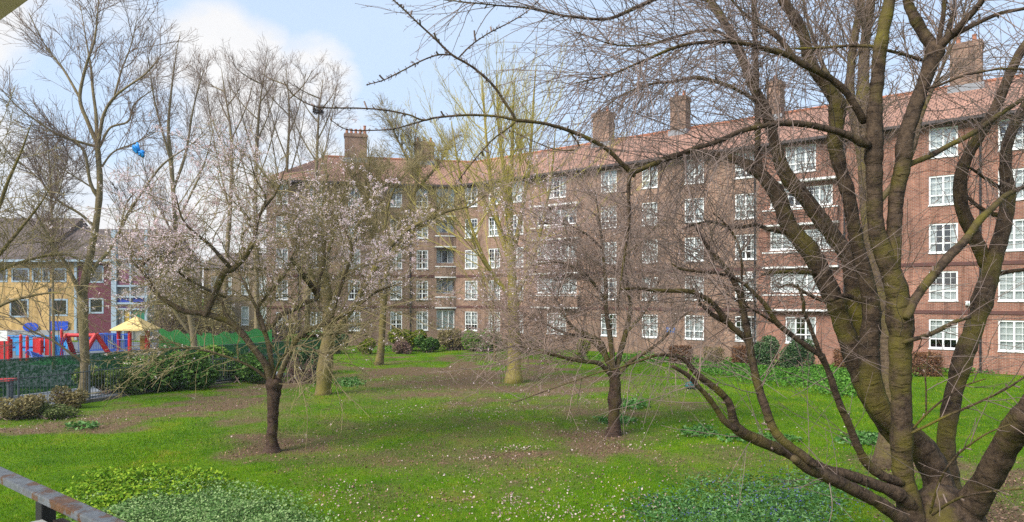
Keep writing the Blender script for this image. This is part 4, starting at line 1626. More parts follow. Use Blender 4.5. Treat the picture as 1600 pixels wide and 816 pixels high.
LAUREL = [(0, (0.025, 0.07, 0.015)), (.5, (0.07, 0.16, 0.03)), (1, (0.2, 0.32, 0.08))]
LIGHTG = [(0, (0.04, 0.1, 0.015)), (.5, (0.12, 0.24, 0.035)), (1, (0.26, 0.36, 0.08))]
VARIEG = [(0, (0.04, 0.09, 0.02)), (.5, (0.12, 0.2, 0.05)), (1, (0.36, 0.36, 0.12))]
YELG = [(0, (0.07, 0.11, 0.01)), (.5, (0.17, 0.22, 0.015)), (1, (0.3, 0.33, 0.03))]
BEECH = [(0, (0.1, 0.045, 0.025)), (.5, (0.2, 0.1, 0.05)), (1, (0.3, 0.17, 0.09))]
HOLLY = [(0, (0.02, 0.06, 0.02)), (.5, (0.06, 0.14, 0.045)), (1, (0.2, 0.28, 0.14))]
LIGHTH = [(0, (0.025, 0.07, 0.025)), (.5, (0.075, 0.15, 0.05)), (1, (0.22, 0.28, 0.15))]
DRYG = [(0, (0.11, 0.09, 0.035)), (.5, (0.22, 0.18, 0.075)), (1, (0.36, 0.31, 0.15))]
PINKB = [(0, (0.14, 0.08, 0.06)), (.5, (0.24, 0.15, 0.12)), (1, (0.34, 0.23, 0.2))]

shrub('laurel_shrub', 'large dark evergreen shrub left of the nearest blossom cherry', 262, 0, 32.5, 3.4, 1.75, 9000, .10, LAUREL, 1, GH)
shrub('laurel_shrub', 'dark evergreen shrub directly behind the blossom cherry trunk', 378, 0, 35.5, 3.4, 1.5, 7500, .10, LAUREL, 2, GH)
shrub('laurel_shrub', 'light green topped shrub between two darker evergreens', 325, 0, 36.0, 3.2, 1.85, 7500, .10, LIGHTG, 3, GH, mname='light_shrub')
shrub('variegated_shrub', 'yellow splashed shrub beside the tall bare tree trunk', 170, 0, 30.6, 2.3, 1.3, 5200, .09, VARIEG, 4, GH)
shrub('variegated_shrub', 'yellow green shrub behind the railing right of the tall trunk', 215, 0, 34.5, 2.6, 1.6, 5600, .09, LIGHTG, 5, GH, mname='light_shrub')
shrub('laurel_shrub', 'pale green far shrub at the foot of the green fence', 290, 0, 41.5, 4.4, 1.3, 6500, .11, LIGHTG, 6, GH, mname='light_shrub')
shrub('laurel_shrub', 'dark far shrub near the right end of the green fence', 400, 0, 44, 3.6, 1.3, 5500, .11, LAUREL, 7, GH)
shrub('dry_shrub', 'straw brown dry shrub in front of the railing', 108, 0, 27.0, 1.7, .85, 2600, .05, DRYG, 8, stems=70)
shrub('dry_shrub', 'brown dry grassy shrub at the far left edge', 20, 0, 24.6, 2.2, .75, 3200, .055, DRYG, 9, stems=60)
shrub('low_shrub', 'low olive green shrub beside the dry grass at left', 72, 0, 24.6, 1.9, .5, 3000, .05, [(0, (0.05, 0.07, 0.02)), (.5, (0.1, 0.14, 0.04)), (1, (0.2, 0.22, 0.09))], 10, stems=20)
shrub('twiggy_shrub', 'leafless twiggy brown shrub right of the blossom cherry trunk', 470, 0, 35.0, 2.2, 1.5, 700, .05, PINKB, 12, stems=160)
shrub('ivy_shrub', 'pale ivy shrub at the foot of the leaning mossy tree', 480, 0, 38.5, 2.2, 1.6, 3600, .10, HOLLY, 13)
for px_, Y_, w_, h_, sd_, lb_ in ((262, 57, 4.2, 4.6, 41, 'tall brown twiggy bush beyond the left end of the green fence'), (300, 60, 5.0, 5.2, 42, 'tall brown twiggy bush beyond the middle of the green fence'), (342, 58, 4.4, 3.6, 43, 'lower brown twiggy bush beyond the green fence, before the buff house'), (425, 60, 4.5, 3.0, 44, 'low brown twiggy bush between the buff house and the left wing')):
    shrub('twiggy_shrub', lb_, px_, 0, Y_, w_, h_, 3800, .09, DRYG, sd_, 'twiggy bushes beyond the green fence', stems=160, mname='dry_shrub')
GB = 'shrubs along the left wing'
shrub('box_shrub', 'rounded yellow green bush left of the slim tree', 568, 0, 52.5, 2.1, 1.15, 4800, .09, YELG, 14, GB)
shrub('box_shrub', 'bright yellow green wide bush behind the slim tree', 640, 0, 55.5, 3.6, 1.75, 7000, .10, YELG, 15, GB)
shrub('box_shrub', 'dark green bush under the yellow green wide bush', 668, 0, 54.5, 2.3, 1.4, 4500, .10, LAUREL, 16, GB, mname='laurel_shrub')
shrub('heather_shrub', 'rounded pinkish brown bush before the yellow green bush', 629, 0, 53.0, 1.9, 1.1, 3800, .06, PINKB, 17, GB, stems=40)
shrub('box_shrub', 'dark leafy bush at the left end of the wing', 520, 0, 53.0, 2.4, 1.6, 4200, .1, HOLLY, 18, GB, mname='ivy_shrub')
shrub('box_shrub', 'light green hedge-like bush under the wing windows', 470, 0, 55, 3.6, 1.5, 5200, .1, LIGHTG, 19, GB, mname='light_shrub')
shrub('rose_shrub', 'straggly brown green bush under the corner balconies', 712, 0, 56.5, 3.4, 2.1, 3000, .09, DRYG, 20, GB, stems=120, mname='dry_shrub')
shrub('rose_shrub', 'straggly green bush right of the corner balconies', 752, 0, 55.0, 3.6, 1.9, 4200, .09, LIGHTG, 21, GB, stems=80, mname='light_shrub')
shrub('rose_shrub', 'loose olive bush behind the yellow green coppiced tree', 815, 0, 53.0, 3.0, 1.5, 3000, .09, DRYG, 22, GB, stems=60, mname='dry_shrub')
shrub('box_shrub', 'small yellow green bush right of the coppiced tree', 912, 0, 50.0, 1.3, 1.3, 2600, .08, YELG, 23, GB)
GC = 'clipped hedges along the brick block'
shrub('clipped_hedge', 'clipped russet beech hedge left of the small wooden stakes', 1063, 0, 45.3, 1.3, 1.1, 3600, .06, BEECH, 24, GC, box=True, dep=1.0, stems=20)
shrub('clipped_hedge', 'clipped russet beech hedge left of the green holly bushes', 1166, 0, 43.2, 1.5, 1.2, 4400, .06, BEECH, 25, GC, box=True, dep=1.0, stems=20)
shrub('clipped_hedge', 'clipped russet hedge between the holly and the cherry stems', 1326, 0, 39.9, 1.3, 1.25, 4400, .055, BEECH, 26, GC, box=True, dep=1.0, stems=20)
shrub('clipped_hedge', 'clipped russet hedge right of the central cherry stem', 1442, 0, 37.6, 1.6, 1.2, 5200, .055, BEECH, 27, GC, box=True, dep=1.0, stems=20)
shrub('clipped_hedge', 'thin olive twig hedge between two russet hedges', 1115, 0, 44.4, 1.1, 1.05, 1800, .05, DRYG, 28, GC, box=True, dep=.8, stems=60, mname='dry_shrub')
GD = 'holly bushes below the brick balcony'
shrub('holly_bush', 'left one of the two dark holly bushes below the balcony', 1207, 0, 41.6, 2.5, 2.0, 7000, .07, LIGHTH, 29, GD, stems=14)
shrub('holly_bush', 'right one of the two dark holly bushes below the balcony', 1248, 0, 40.6, 2.3, 1.85, 6500, .07, LIGHTH, 30, GD, stems=14)


# ------------------------------------------------------------------ trees
def tree(name, label, spec, levels_fn, bark, twig, seed, group=None, slim=1.0, flare=1.08, base=None, tbark=None, sides=(5, 3, 3, 3), limbname='limb', trunk_n=14):
    rng = np.random.default_rng(seed)
    L = [(p_, r_ * slim) for p_, r_ in main_limbs(spec, 0)]
    tp, tr = L[0]
    b = base if base is not None else (tp[0][0], tp[0][1], 0)
    root = empty(name, (b[0], b[1], 0), label, 'tree', group)
    p, r = trunk_profile(b, tp, tr, flare)
    limb_obj('trunk', resample(p, 34), np.interp(np.linspace(0, 1, 34), np.linspace(0, 1, len(r)), r), tbark or bark, root, trunk_n, .10 if tbark else .06, seed)
    for i, (q, s) in enumerate(L[1:]):
        q = np.vstack([q[0] - (q[1] - q[0]) / (np.linalg.norm(q[1] - q[0]) + 1e-9) * s[0] * 1.3, q])
        s = np.concatenate([[s[0] * .7], s])
        n = max(14, len(q) * 3)
        limb_obj(limbname, resample(q, n), np.interp(np.linspace(0, 1, n), np.linspace(0, 1, len(s)), s), bark, root, 8, .06, seed + i + 1)
    lv = levels_fn(L, rng)
    crown_obj('crown', lv, twig, root, sides)
    return root, L, lv


def simple_levels(n1, l1, a1, n2, l2, a2, n3, l3, trop=.06, r1=.04, t1=.3, wig=.1, r3=.006, skip_trunk=False):
    def f(L, rng):
        par = [as_par(L[1:] if skip_trunk and len(L) > 1 else L)]
        A = grow(par, n1, (t1, 1), a1, l1, 8, wig, (0, 0, trop), (r1, .011), rng)
        B = grow([A] + par, n2, (.25, 1), a2, l2, 6, wig, (0, 0, trop), (r1 * .45, .008), rng)
        C = grow([B, A], n3, (.15, 1), (25, 60), l3, 4, wig, (0, 0, trop * .8), (.010, r3), rng)
        return [A, B, C]
    return f


# tall bare tree by the railing
tree('bare_plane_tree', 'tallest bare spreading tree growing beside the railing at left',
     [(29.3, 29.3, [(130, 632, 19), (133, 560, 17), (129, 470, 16), (139, 410, 14), (150, 350, 12.5), (156, 290, 11), (152, 224, 9.5)]),
      (29.3, 29.0, [(152, 226, 8), (137, 190, 7), (125, 154, 6.5), (134, 105, 5), (148, 60, 3.5), (154, 0, 2), (156, -60, 1)]),
      (29.3, 30.2, [(152, 228, 7), (150, 180, 6), (145, 140, 5), (142, 105, 4), (135, 65, 2.5), (126, 10, 1.2)]),
      (29.3, 28.2, [(153, 226, 7), (162, 180, 6), (178, 153, 5), (200, 135, 4), (229, 114, 3), (252, 85, 1.6)]),
      (29.3, 27.5, [(153, 230, 6), (124, 222, 5), (93, 212, 4.3), (60, 191, 3.5), (28, 167, 2.5), (0, 138, 1.5)]),
      (29.3, 28.6, [(155, 312, 7), (141, 285, 6), (131, 236, 5), (103, 214, 4), (70, 211, 2.5)]),
      (29.3, 30.5, [(155, 232, 5), (172, 200, 4.2), (200, 190, 3.6), (211, 162, 2.8), (242, 138, 1.6)]),
      (29.3, 29.8, [(156, 265, 4), (177, 238, 3), (210, 224, 2.4), (247, 204, 1.3)]),
      (29.3, 28.5, [(149, 356, 6), (126, 335, 5), (89, 312, 4), (61, 280, 3), (28, 250, 1.6)]),
      (29.3, 28.7, [(154, 300, 3.4), (117, 276, 2.6), (84, 256, 1.3)]),
      (29.3, 28.0, [(129, 470, 9), (121, 450, 8), (104, 415, 7), (86, 388, 5.5), (66, 352, 4), (50, 320, 2)]),
      (29.3, 27.6, [(133, 568, 5), (114, 555, 4.5), (82, 532, 4), (50, 517, 3.2), (16, 494, 2.2), (-10, 486, 1.2)]),
      (29.3, 30.0, [(131, 452, 8), (150, 415, 7), (170, 392, 6.5), (186, 363, 6), (205, 326, 5.2), (250, 262, 4), (290, 232, 2.6), (321, 210, 1.5)]),
      (29.3, 30.4, [(186, 363, 4), (198, 318, 3.4), (212, 300, 2.2)]),
      (29.3, 29.6, [(125, 154, 5), (100, 110, 4), (70, 70, 2.6), (45, 20, 1.4)]),
      (29.3, 29.9, [(178, 153, 4), (190, 110, 3), (205, 70, 2), (215, 25, 1.2)])],
     simple_levels(150, (1.2, 3.6), (22, 50), 1000, (.6, 2.2), (22, 50), 3600, (.3, 1.0), .05, .016, .3, .1, .0048, True), BK_GREY, TW_BROWN, 101, slim=.8)

# second tall tree behind
tree('bare_lime_tree', 'tall upright bare tree behind the green topped shrubs, by the play hut',
     [(48.5, 48.5, [(306, 562, 13), (300, 510, 12), (288, 450, 11), (278, 390, 10), (272, 320, 9), (267, 250, 8), (263, 200, 6), (268, 140, 4), (276, 80, 2), (282, 50, 1)]),
      (48.5, 47, [(296, 520, 7), (270, 480, 6), (255, 430, 5), (248, 380, 3.5), (240, 330, 2)]),
      (48.5, 50, [(270, 300, 6), (290, 240, 5), (302, 170, 3.5), (318, 110, 1.6)]),
      (48.5, 47, [(268, 255, 5), (252, 200, 4), (240, 150, 3), (232, 90, 1.5)]),
      (48.5, 49, [(275, 350, 5), (300, 300, 4), (318, 260, 3), (335, 200, 1.5)]),
      (48.5, 48, [(280, 400, 5), (262, 350, 4), (240, 310, 3), (222, 250, 1.5)])],
     simple_levels(80, (1.5, 4.2), (18, 42), 600, (.8, 2.4), (20, 45), 2800, (.3, 1.1), .07, .017, .25, .08, .0065), BK_GREY, TW_BROWN, 102, slim=.75)

# row of tall upright trees behind the blossom
for i, (px, top, lab, Y, pts) in enumerate([
        (398, 95, 'tall upright bare tree standing behind the pink blossom, middle of the row', 57,
         [(402, 555, 12), (401, 450, 10), (399, 350, 9), (400, 270, 8), (403, 200, 6), (409, 140, 3.4), (418, 92, 1.2)]),
        (350, 115, 'tall bare tree behind the pink blossom, beside the tree by the play hut', 60,
         [(352, 552, 11), (352, 450, 10), (358, 350, 9), (362, 270, 7), (360, 200, 5), (352, 150, 3), (346, 108, 1.2)]),
        (497, 130, 'tall bare tree with a dark nest near its top', 58,
         [(478, 556, 11), (482, 450, 10), (488, 350, 8), (494, 270, 7), (497, 200, 5), (500, 160, 3), (505, 125, 1.2)]),
        (450, 110, 'tall bare tree between the nest tree and the middle of the row', 62,
         [(442, 552, 10), (443, 450, 9), (446, 350, 8), (448, 270, 6.5), (452, 190, 4.5), (450, 140, 2.6), (446, 100, 1.1)])]):
    r2 = np.random.default_rng(200 + i)
    spec = [(Y, Y, pts)]
    for k in range(7):
        f = .38 + .08 * k
        q = np.array(pts, float)
        j = f * (len(q) - 1)
        a = q[int(j)] * (1 - j % 1) + q[min(len(q) - 1, int(j) + 1)] * (j % 1)
        sgn = 1 if k % 2 else -1
        h = (a[1] - top) * r2.uniform(.7, 1.0)
        w = r2.uniform(18, 46) * sgn
        spec.append((Y, Y + r2.uniform(-2, 2), [(a[0], a[1], 3.4), (a[0] + w * .55, a[1] - h * .35, 2.6), (a[0] + w * .95, a[1] - h * .7, 1.7), (a[0] + w * 1.15, a[1] - h, .9)]))
    tree('bare_poplar_tree', lab, spec,
         simple_levels(60, (1.5, 4.0), (20, 50), 460, (.8, 2.4), (20, 48), 2200, (.3, 1.1), .06, .018, .25, .08, .0065), BK_GREY, TW_BROWN, 210 + i, 'tall bare trees behind the blossom', trunk_n=10, slim=.7)

# thin pale tree left of the tall plane
tree('bare_birch_tree', 'thin pale bare tree left of the tallest tree at the school',
     [(41, 41, [(84, 570, 7), (83, 480, 6.5), (82, 390, 6), (80, 310, 5), (76, 240, 3.5), (70, 180, 1.5)]),
      (41, 40, [(81, 330, 3), (95, 290, 2.4), (108, 240, 1.2)]), (41, 42, [(80, 310, 3), (60, 270, 2.2), (48, 225, 1.2)])],
     simple_levels(60, (1.2, 3.4), (25, 50), 600, (.6, 1.8), (25, 50), 3000, (.3, .8), .05, .025, .35, .1, .008), BK_GREY, TW_BROWN, 120, trunk_n=10, slim=.62)

# weeping olive tree at the left edge
tree('willow_tree', 'olive green drooping bare tree at the left edge of the garden',
     [(25.5, 25.5, [(-70, 655, 20), (-66, 590, 18), (-62, 520, 16), (-58, 460, 13), (-50, 400, 10), (-45, 330, 6), (-40, 270, 2)]),
      (25.5, 25, [(-58, 470, 7), (-15, 415, 6), (30, 360, 4.5), (62, 320, 3), (80, 290, 1.2)]),
      (25.5, 26.5, [(-60, 490, 7), (-10, 430, 5.5), (50, 405, 4), (98, 398, 2.6), (140, 410, 1.2)]),
      (25.5, 25, [(-55, 430, 7), (-12, 350, 6), (12, 285, 4.6), (32, 240, 3), (50, 190, 1.3)]),
      (25.5, 24.5, [(-62, 520, 6), (0, 478, 5), (50, 462, 3.6), (95, 458, 2), (125, 470, 1)]),
      (25.5, 26, [(-50, 400, 6), (-30, 320, 5), (-8, 250, 3.6), (0, 190, 1.6)])],
     simple_levels(100, (1.0, 3.2), (25, 60), 600, (.5, 1.7), (25, 60), 2200, (.2, .7), -.02, .015, .3, .1, .0048), BK_MOSSY, TW_OLIVE, 130)

# mossy leaning tree
tree('mossy_tree', 'leaning mossy tree with a thick pale trunk right of the blossom cherry',
     [(30.5, 30.5, [(504, 622, 27), (507, 590, 25), (511, 550, 23), (514, 510, 22), (512, 470, 19), (505, 420, 14), (500, 370, 9), (505, 320, 5), (512, 270, 2)]),
      (30.5, 30, [(513, 540, 14), (530, 510, 12), (552, 480, 11), (575, 440, 10), (598, 402, 9), (632, 362, 7.5), (668, 344, 6), (700, 330, 4.5), (735, 322, 2.5), (765, 300, 1.2)]),
      (30.5, 31.2, [(512, 500, 12), (530, 450, 10), (548, 400, 8), (560, 350, 6), (572, 290, 3.5), (580, 240, 1.5)]),
      (30.5, 29.6, [(510, 480, 10), (490, 440, 9), (478, 400, 8), (455, 365, 6), (440, 320, 4), (432, 270, 1.6)]),
      (30.5, 31, [(505, 420, 7), (520, 370, 6), (532, 320, 4), (545, 270, 2)]),
      (30.5, 31, [(598, 402, 6), (602, 350, 5), (612, 305, 3.5), (634, 270, 2.4), (669, 238, 1.2)]),
      (30.5, 31, [(575, 440, 6), (590, 395, 5), (588, 340, 3.5), (592, 280, 1.5)])],
     simple_levels(140, (1.0, 2.8), (25, 55), 1300, (.5, 1.6), (25, 55), 6500, (.2, .7), .04, .028, .35, .12, .006), BK_MOSSY, TW_OLIVE, 140, slim=.9)

# slim mossy tree before the left wing
tree('slim_mossy_tree', 'slim mossy tree before the yellow green bushes of the left wing',
     [(44, 44, [(592, 572, 13), (596, 540, 10.5), (598, 500, 10), (600, 460, 9.5), (605, 425, 9), (618, 385, 8), (634, 340, 7), (648, 300, 6), (652, 270, 4.5), (648, 235, 2.5), (650, 205, 1.2)]),
      (44, 44, [(599, 470, 7), (590, 420, 6), (580, 370, 5), (575, 320, 3.5), (580, 265, 1.6)]),
      (44, 45, [(648, 300, 5), (668, 278, 4), (690, 250, 3), (702, 222, 1.4)]),
      (44, 43, [(650, 280, 4), (634, 245, 3.4), (620, 215, 2.4), (610, 190, 1.2)]),
      (44, 44, [(612, 400, 5), (640, 370, 4), (662, 350, 2.6), (690, 335, 1.3)])],
     simple_levels(130, (1.2, 3.0), (25, 55), 1200, (.6, 1.7), (25, 55), 5000, (.3, .9), .05, .03, .4, .11, .008), BK_MOSSY, TW_OLIVE, 150)


# coppiced yellow-green tree
def coppice_levels(L, rng):
    par = [as_par(L)]
    A = grow(par, 120, (.15, .8), (30, 68), (4.5, 11.5), 12, .035, (0, 0, .06), (.03, .008), rng, taperlen=.8)
    B = grow([A], 800, (.2, .95), (12, 34), (.9, 2.6), 8, .05, (0, 0, .05), (.013, .0065), rng)
    C = grow([B, A], 3800, (.35, 1), (18, 45), (.25, .8), 5, .08, (0, 0, .04), (.007, .0055), rng)
    cap = H + (HY - 78) / F * 35
    return [(a[a[:, -1, 2] < cap], r[a[:, -1, 2] < cap]) for a, r in (A, B, C)]


root, L, lv = tree('coppiced_tree', 'yellow green coppiced tree with a fan of upright shoots before the corner',
                   [(35.2, 35.2, [(803, 600, 23), (804, 570, 21), (803, 520, 18), (802, 470, 16), (800, 430, 14), (797, 380, 13), (795, 340, 12), (796, 290, 9), (800, 240, 6), (802, 170, 3.5), (805, 120, 1.4)]),
                    (35.2, 35, [(800, 400, 9), (812, 350, 8), (822, 290, 6.5), (830, 220, 4.5), (834, 150, 3), (838, 100, 1.4)]),
                    (35.2, 35.6, [(800, 420, 9), (784, 370, 8), (770, 310, 6.5), (762, 240, 4.5), (756, 170, 3), (752, 110, 1.4)]),
                    (35.2, 34.6, [(799, 390, 8), (795, 320, 7), (785, 250, 5.5), (778, 180, 4), (776, 110, 1.4)]),
                    (35.2, 35.2, [(802, 470, 7), (830, 410, 6), (850, 340, 5), (862, 270, 3.6), (868, 200, 1.4)]),
                    (35.2, 35.2, [(802, 470, 7), (765, 420, 6), (735, 350, 5), (718, 270, 3.6), (705, 190, 1.4)])],
                   coppice_levels, BK_YELLOW, TW_YELLOW, 160)


# blossom cherry
def cherry_levels(n1, n2, n3, droop=.0):
    def f(L, rng):
        par = [as_par(L[1:])]
        A = grow(par, n1, (.3, 1), (25, 80), (1.0, 3.8), 9, .11, (0, 0, -.004 + droop), (.016, .0065), rng, taperlen=.3)
        B = grow([A] + par, n2, (.2, 1), (25, 65), (.4, 1.4), 6, .12, (0, 0, .03 + droop), (.008, .005), rng)
        C = grow([B, A], n3, (.1, 1), (25, 70), (.12, .5), 4, .1, (0, 0, .02 + droop), (.007, .0045), rng)
        def keep(T):
            z = T[0][:, -1, 2]
            cap = H + (HY - 215 + 60 * np.sin(T[0][:, -1, 0] * 1.3)) / F * T[0][:, -1, 1] - .05 * (T[0][:, -1, 0] + 7.5) ** 2 * 0
            return T[0][z < cap], T[1][z < cap]
        return [keep(T) for T in (A, B, C)]
    return f


chA = [(19.4, 19.4, [(424, 706, 28), (425, 692, 20), (425, 680, 18), (426, 650, 17.5), (427, 625, 19), (430, 594, 23)]),
       (19.4, 18.2, [(426, 602, 13), (416, 572, 11), (395, 543, 10), (366, 508, 10), (342, 497, 9), (318, 490, 9), (290, 487, 8), (268, 476, 7.5), (243, 457, 6.5), (228, 432, 6), (220, 420, 5), (234, 404, 4), (266, 396, 2.5), (280, 370, 1.2)]),
       (18.7, 18.5, [(220, 424, 4), (206, 405, 3), (200, 380, 2), (185, 360, 1)]),
       (18.9, 18.9, [(322, 490, 9), (335, 462, 9), (343, 440, 11), (352, 425, 10), (364, 420, 9), (384, 400, 8), (397, 372, 6.5), (404, 340, 5.5), (418, 318, 4.5), (432, 300, 3.2), (446, 262, 1.4)]),
       (18.9, 17.9, [(362, 421, 7), (345, 402, 6), (325, 380, 5), (302, 362, 4.2), (284, 340, 3), (275, 305, 1.4)]),
       (18.9, 19.8, [(384, 400, 5), (378, 370, 4.5), (392, 350, 3.6), (378, 330, 2.6), (352, 300, 1.4)]),
       (19.2, 20.4, [(392, 540, 6), (380, 522, 5.5), (352, 490, 5), (345, 470, 4), (310, 452, 3.4), (278, 430, 2.6), (240, 418, 1.4)]),
       (19.2, 18.2, [(350, 464, 4.5), (318, 450, 4), (282, 428, 3.4), (280, 420, 2.6), (250, 414, 1.3)]),
       (19.4, 20.2, [(427, 602, 9), (424, 570, 8), (420, 540, 7.5), (413, 518, 7), (404, 495, 6.5), (405, 478, 6), (425, 452, 5.5), (444, 430, 4.6), (455, 405, 3.4), (465, 380, 1.6)]),
       (19.4, 21, [(413, 515, 6), (405, 490, 5), (385, 450, 4), (370, 420, 3), (368, 395, 1.5)]),
       (19.4, 20.4, [(432, 600, 10), (444, 570, 9), (458, 540, 8.5), (470, 524, 8.5), (490, 513, 8), (516, 503, 8), (540, 490, 6), (566, 472, 5), (588, 456, 4), (610, 448, 2.6), (634, 440, 1.3)]),
       (20, 19.6, [(516, 503, 6), (526, 470, 5.4), (538, 430, 4.8), (550, 398, 4), (546, 375, 3.2), (535, 350, 2.2), (530, 320, 1.2)]),
       (19.5, 20.6, [(428, 506, 7), (440, 492, 8), (462, 482, 8), (478, 472, 7), (496, 466, 6), (498, 440, 5.5), (506, 415, 4.4), (508, 380, 3), (512, 340, 1.4)]),
       (19.4, 18.4, [(422, 596, 5), (395, 575, 4), (350, 556, 3), (300, 545, 2.2), (240, 545, 1.2)]),
       (19.6, 21.4, [(470, 526, 5), (500, 524, 4), (540, 520, 3), (575, 525, 2)]),
       (19.4, 20.8, [(455, 405, 5), (470, 425, 8), (485, 445, 9), (497, 462, 8)]),
       (19.4, 17.6, [(424, 600, 4), (440, 560, 3), (470, 540, 2.4), (520, 560, 1.2)]),
       (18.9, 18.6, [(404, 340, 4), (415, 310, 3.2), (400, 280, 2.4), (390, 245, 1.2)]),
       (18.9, 19.6, [(432, 300, 3), (415, 276, 2.2), (400, 258, 1.2)])]
rootA, LA, lvA = tree('blossom_cherry_tree', 'gnarled dark cherry tree in pink blossom on the left of the lawn', chA,
                      cherry_levels(300, 2300, 7000), BK_CHERRY, TW_OLIVE, 170, flare=1.1, tbark=BK_TRUNK)


def blossoms(lv, root, n, seed, lim, size=.026, per=4, name='blossom'):
    rng = np.random.default_rng(seed)
    pts = np.concatenate([A[:, 1:].reshape(-1, 3) for A, R in lv])
    px, py = 800 + pts[:, 0] / pts[:, 1] * F, HY - (pts[:, 2] - H) / pts[:, 1] * F
    w = lim(px, py) * (vnoise(pts[:, 0], pts[:, 2], .8, seed) * .75 + .35 * vnoise(pts[:, 1], pts[:, 2], .35, seed + 1)) ** 1.5
    C = pts[rng.choice(len(pts), n, p=w / w.sum())]
    C = np.repeat(C, per, 0) + rng.normal(0, .026, (n * per, 3))
    V, Q = leaves(C, np.full(len(C), size), rng, aspect=1.2)
    raw_mesh(name, V, Q, BLOSSOM, root)


blossoms(lvA, rootA, 9000, 5, lambda x, y: np.clip((500 - y) / 140, .03, 1) * np.where(np.abs(x - 420) > 110, 2.2, .9), size=.032, per=4)

# weeping cherry, centre right
chB = [(21.4, 21.4, [(958, 686, 28), (959, 672, 20), (959, 655, 18), (960, 630, 18), (961, 600, 18.5), (960, 580, 17)]),
       (21.4, 20, [(957, 590, 9), (945, 575, 8), (932, 567, 7), (906, 564, 6), (870, 556, 5), (840, 548, 4), (810, 541, 3), (780, 545, 1.6)]),
       (21.4, 21.8, [(958, 585, 10), (948, 560, 9), (938, 535, 8), (915, 522, 7), (896, 512, 6), (885, 498, 4.5), (870, 470, 3), (850, 440, 1.5)]),
       (21.4, 22.4, [(961, 590, 9), (968, 555, 8.5), (978, 520, 8), (985, 480, 7), (980, 440, 5.5), (975, 400, 4), (985, 350, 2.6), (1000, 310, 1.3)]),
       (21.4, 20.6, [(963, 590, 7), (985, 565, 6), (1010, 550, 5), (1036, 530, 4), (1060, 500, 2.6), (1090, 480, 1.3)]),
       (21.4, 21, [(959, 585, 9), (955, 540, 8), (948, 490, 7), (946, 440, 6), (942, 390, 4.6), (936, 340, 3.2), (930, 300, 1.5)]),
       (21.4, 22.6, [(948, 560, 6), (920, 530, 5), (880, 520, 4), (850, 505, 3), (815, 490, 1.6)]),
       (21.4, 20.2, [(947, 470, 5), (925, 440, 4.4), (900, 420, 3.6), (870, 410, 2.6), (830, 415, 1.4)]),
       (21.4, 22.2, [(978, 520, 5), (1005, 490, 4.2), (1025, 450, 3.2), (1040, 410, 1.6)]),
       (21.4, 20.4, [(942, 390, 4), (915, 365, 3.2), (880, 350, 2.4), (840, 350, 1.3)]),
       (21.4, 22, [(975, 400, 3.6), (1000, 380, 3), (1030, 350, 2), (1050, 340, 1.1)])]


def cherryB_levels(L, rng):
    par = [as_par(L[1:])]
    A = grow(par, 300, (.25, 1), (30, 75), (1.3, 3.9), 11, .1, (-.012, 0, -.012), (.014, .006), rng, bias=(-.8, 0, .4), taperlen=.3)
    B = grow([A] + par, 2800, (.2, 1), (25, 70), (.5, 1.6), 7, .1, (-.01, 0, -.02), (.010, .0055), rng)
    C = grow([B, A], 8000, (.1, 1), (25, 70), (.12, .55), 4, .1, (0, 0, -.02), (.006, .0045), rng)
    return [A, B, C]


rootB, LB, lvB = tree('budding_cherry_tree', 'spreading cherry tree with bare pinkish twigs at centre right of the lawn', chB, cherryB_levels, BK_CHERRY, TW_PALE, 180, flare=1.1, tbark=BK_TRUNK)
blossoms(lvB, rootB, 2200, 8, lambda x, y: np.clip((560 - y) / 200, .05, 1) * np.where(x < 880, 1, .12), size=.03, per=3)

# sapling
tree('sapling', 'young slim sapling before the corner bushes left of the coppiced tree', [(46, 46, [(773, 570, 4), (773, 545, 3.4), (771, 500, 3), (772, 450, 2.4), (775, 400, 1.2)]), (46, 46, [(772, 500, 2.2), (762, 470, 1.8), (755, 430, 1)])],
     simple_levels(26, (.8, 2.0), (25, 45), 160, (.4, 1.2), (25, 50), 500, (.2, .6), .05, .016, .3, .1, .008), BK_MOSSY, TW_OLIVE, 190, trunk_n=8)

# tall tree hidden behind the foreground cherry
tree('tall_mossy_tree', 'tall pale mossy tree directly behind the foreground cherry stems',
     [(17.5, 17.5, [(1386, 738, 38), (1387, 700, 29), (1390, 640, 27), (1390, 560, 26), (1384, 500, 25), (1370, 430, 24), (1356, 340, 22), (1350, 260, 20), (1349, 190, 18), (1349, 127, 17), (1352, 64, 15), (1361, 0, 13), (1372, -90, 9), (1380, -180, 4)]),
      (17.5, 17.9, [(1352, 280, 14), (1340, 210, 14), (1328, 140, 13), (1334, 64, 12), (1347, 0, 10), (1352, -80, 5)]),
      (17.5, 16.8, [(1356, 340, 10), (1420, 250, 8), (1440, 180, 7), (1470, 110, 5), (1500, 40, 3), (1520, -40, 1.6)]),
      (17.5, 18.5, [(1349, 200, 9), (1300, 130, 7), (1270, 60, 5), (1250, -20, 3)])],
     simple_levels(90, (1.0, 2.8), (25, 60), 600, (.5, 1.6), (25, 60), 2000, (.2, .6), .03, .022, .45, .1, .005), BK_CHERRY, TW_BROWN, 195)

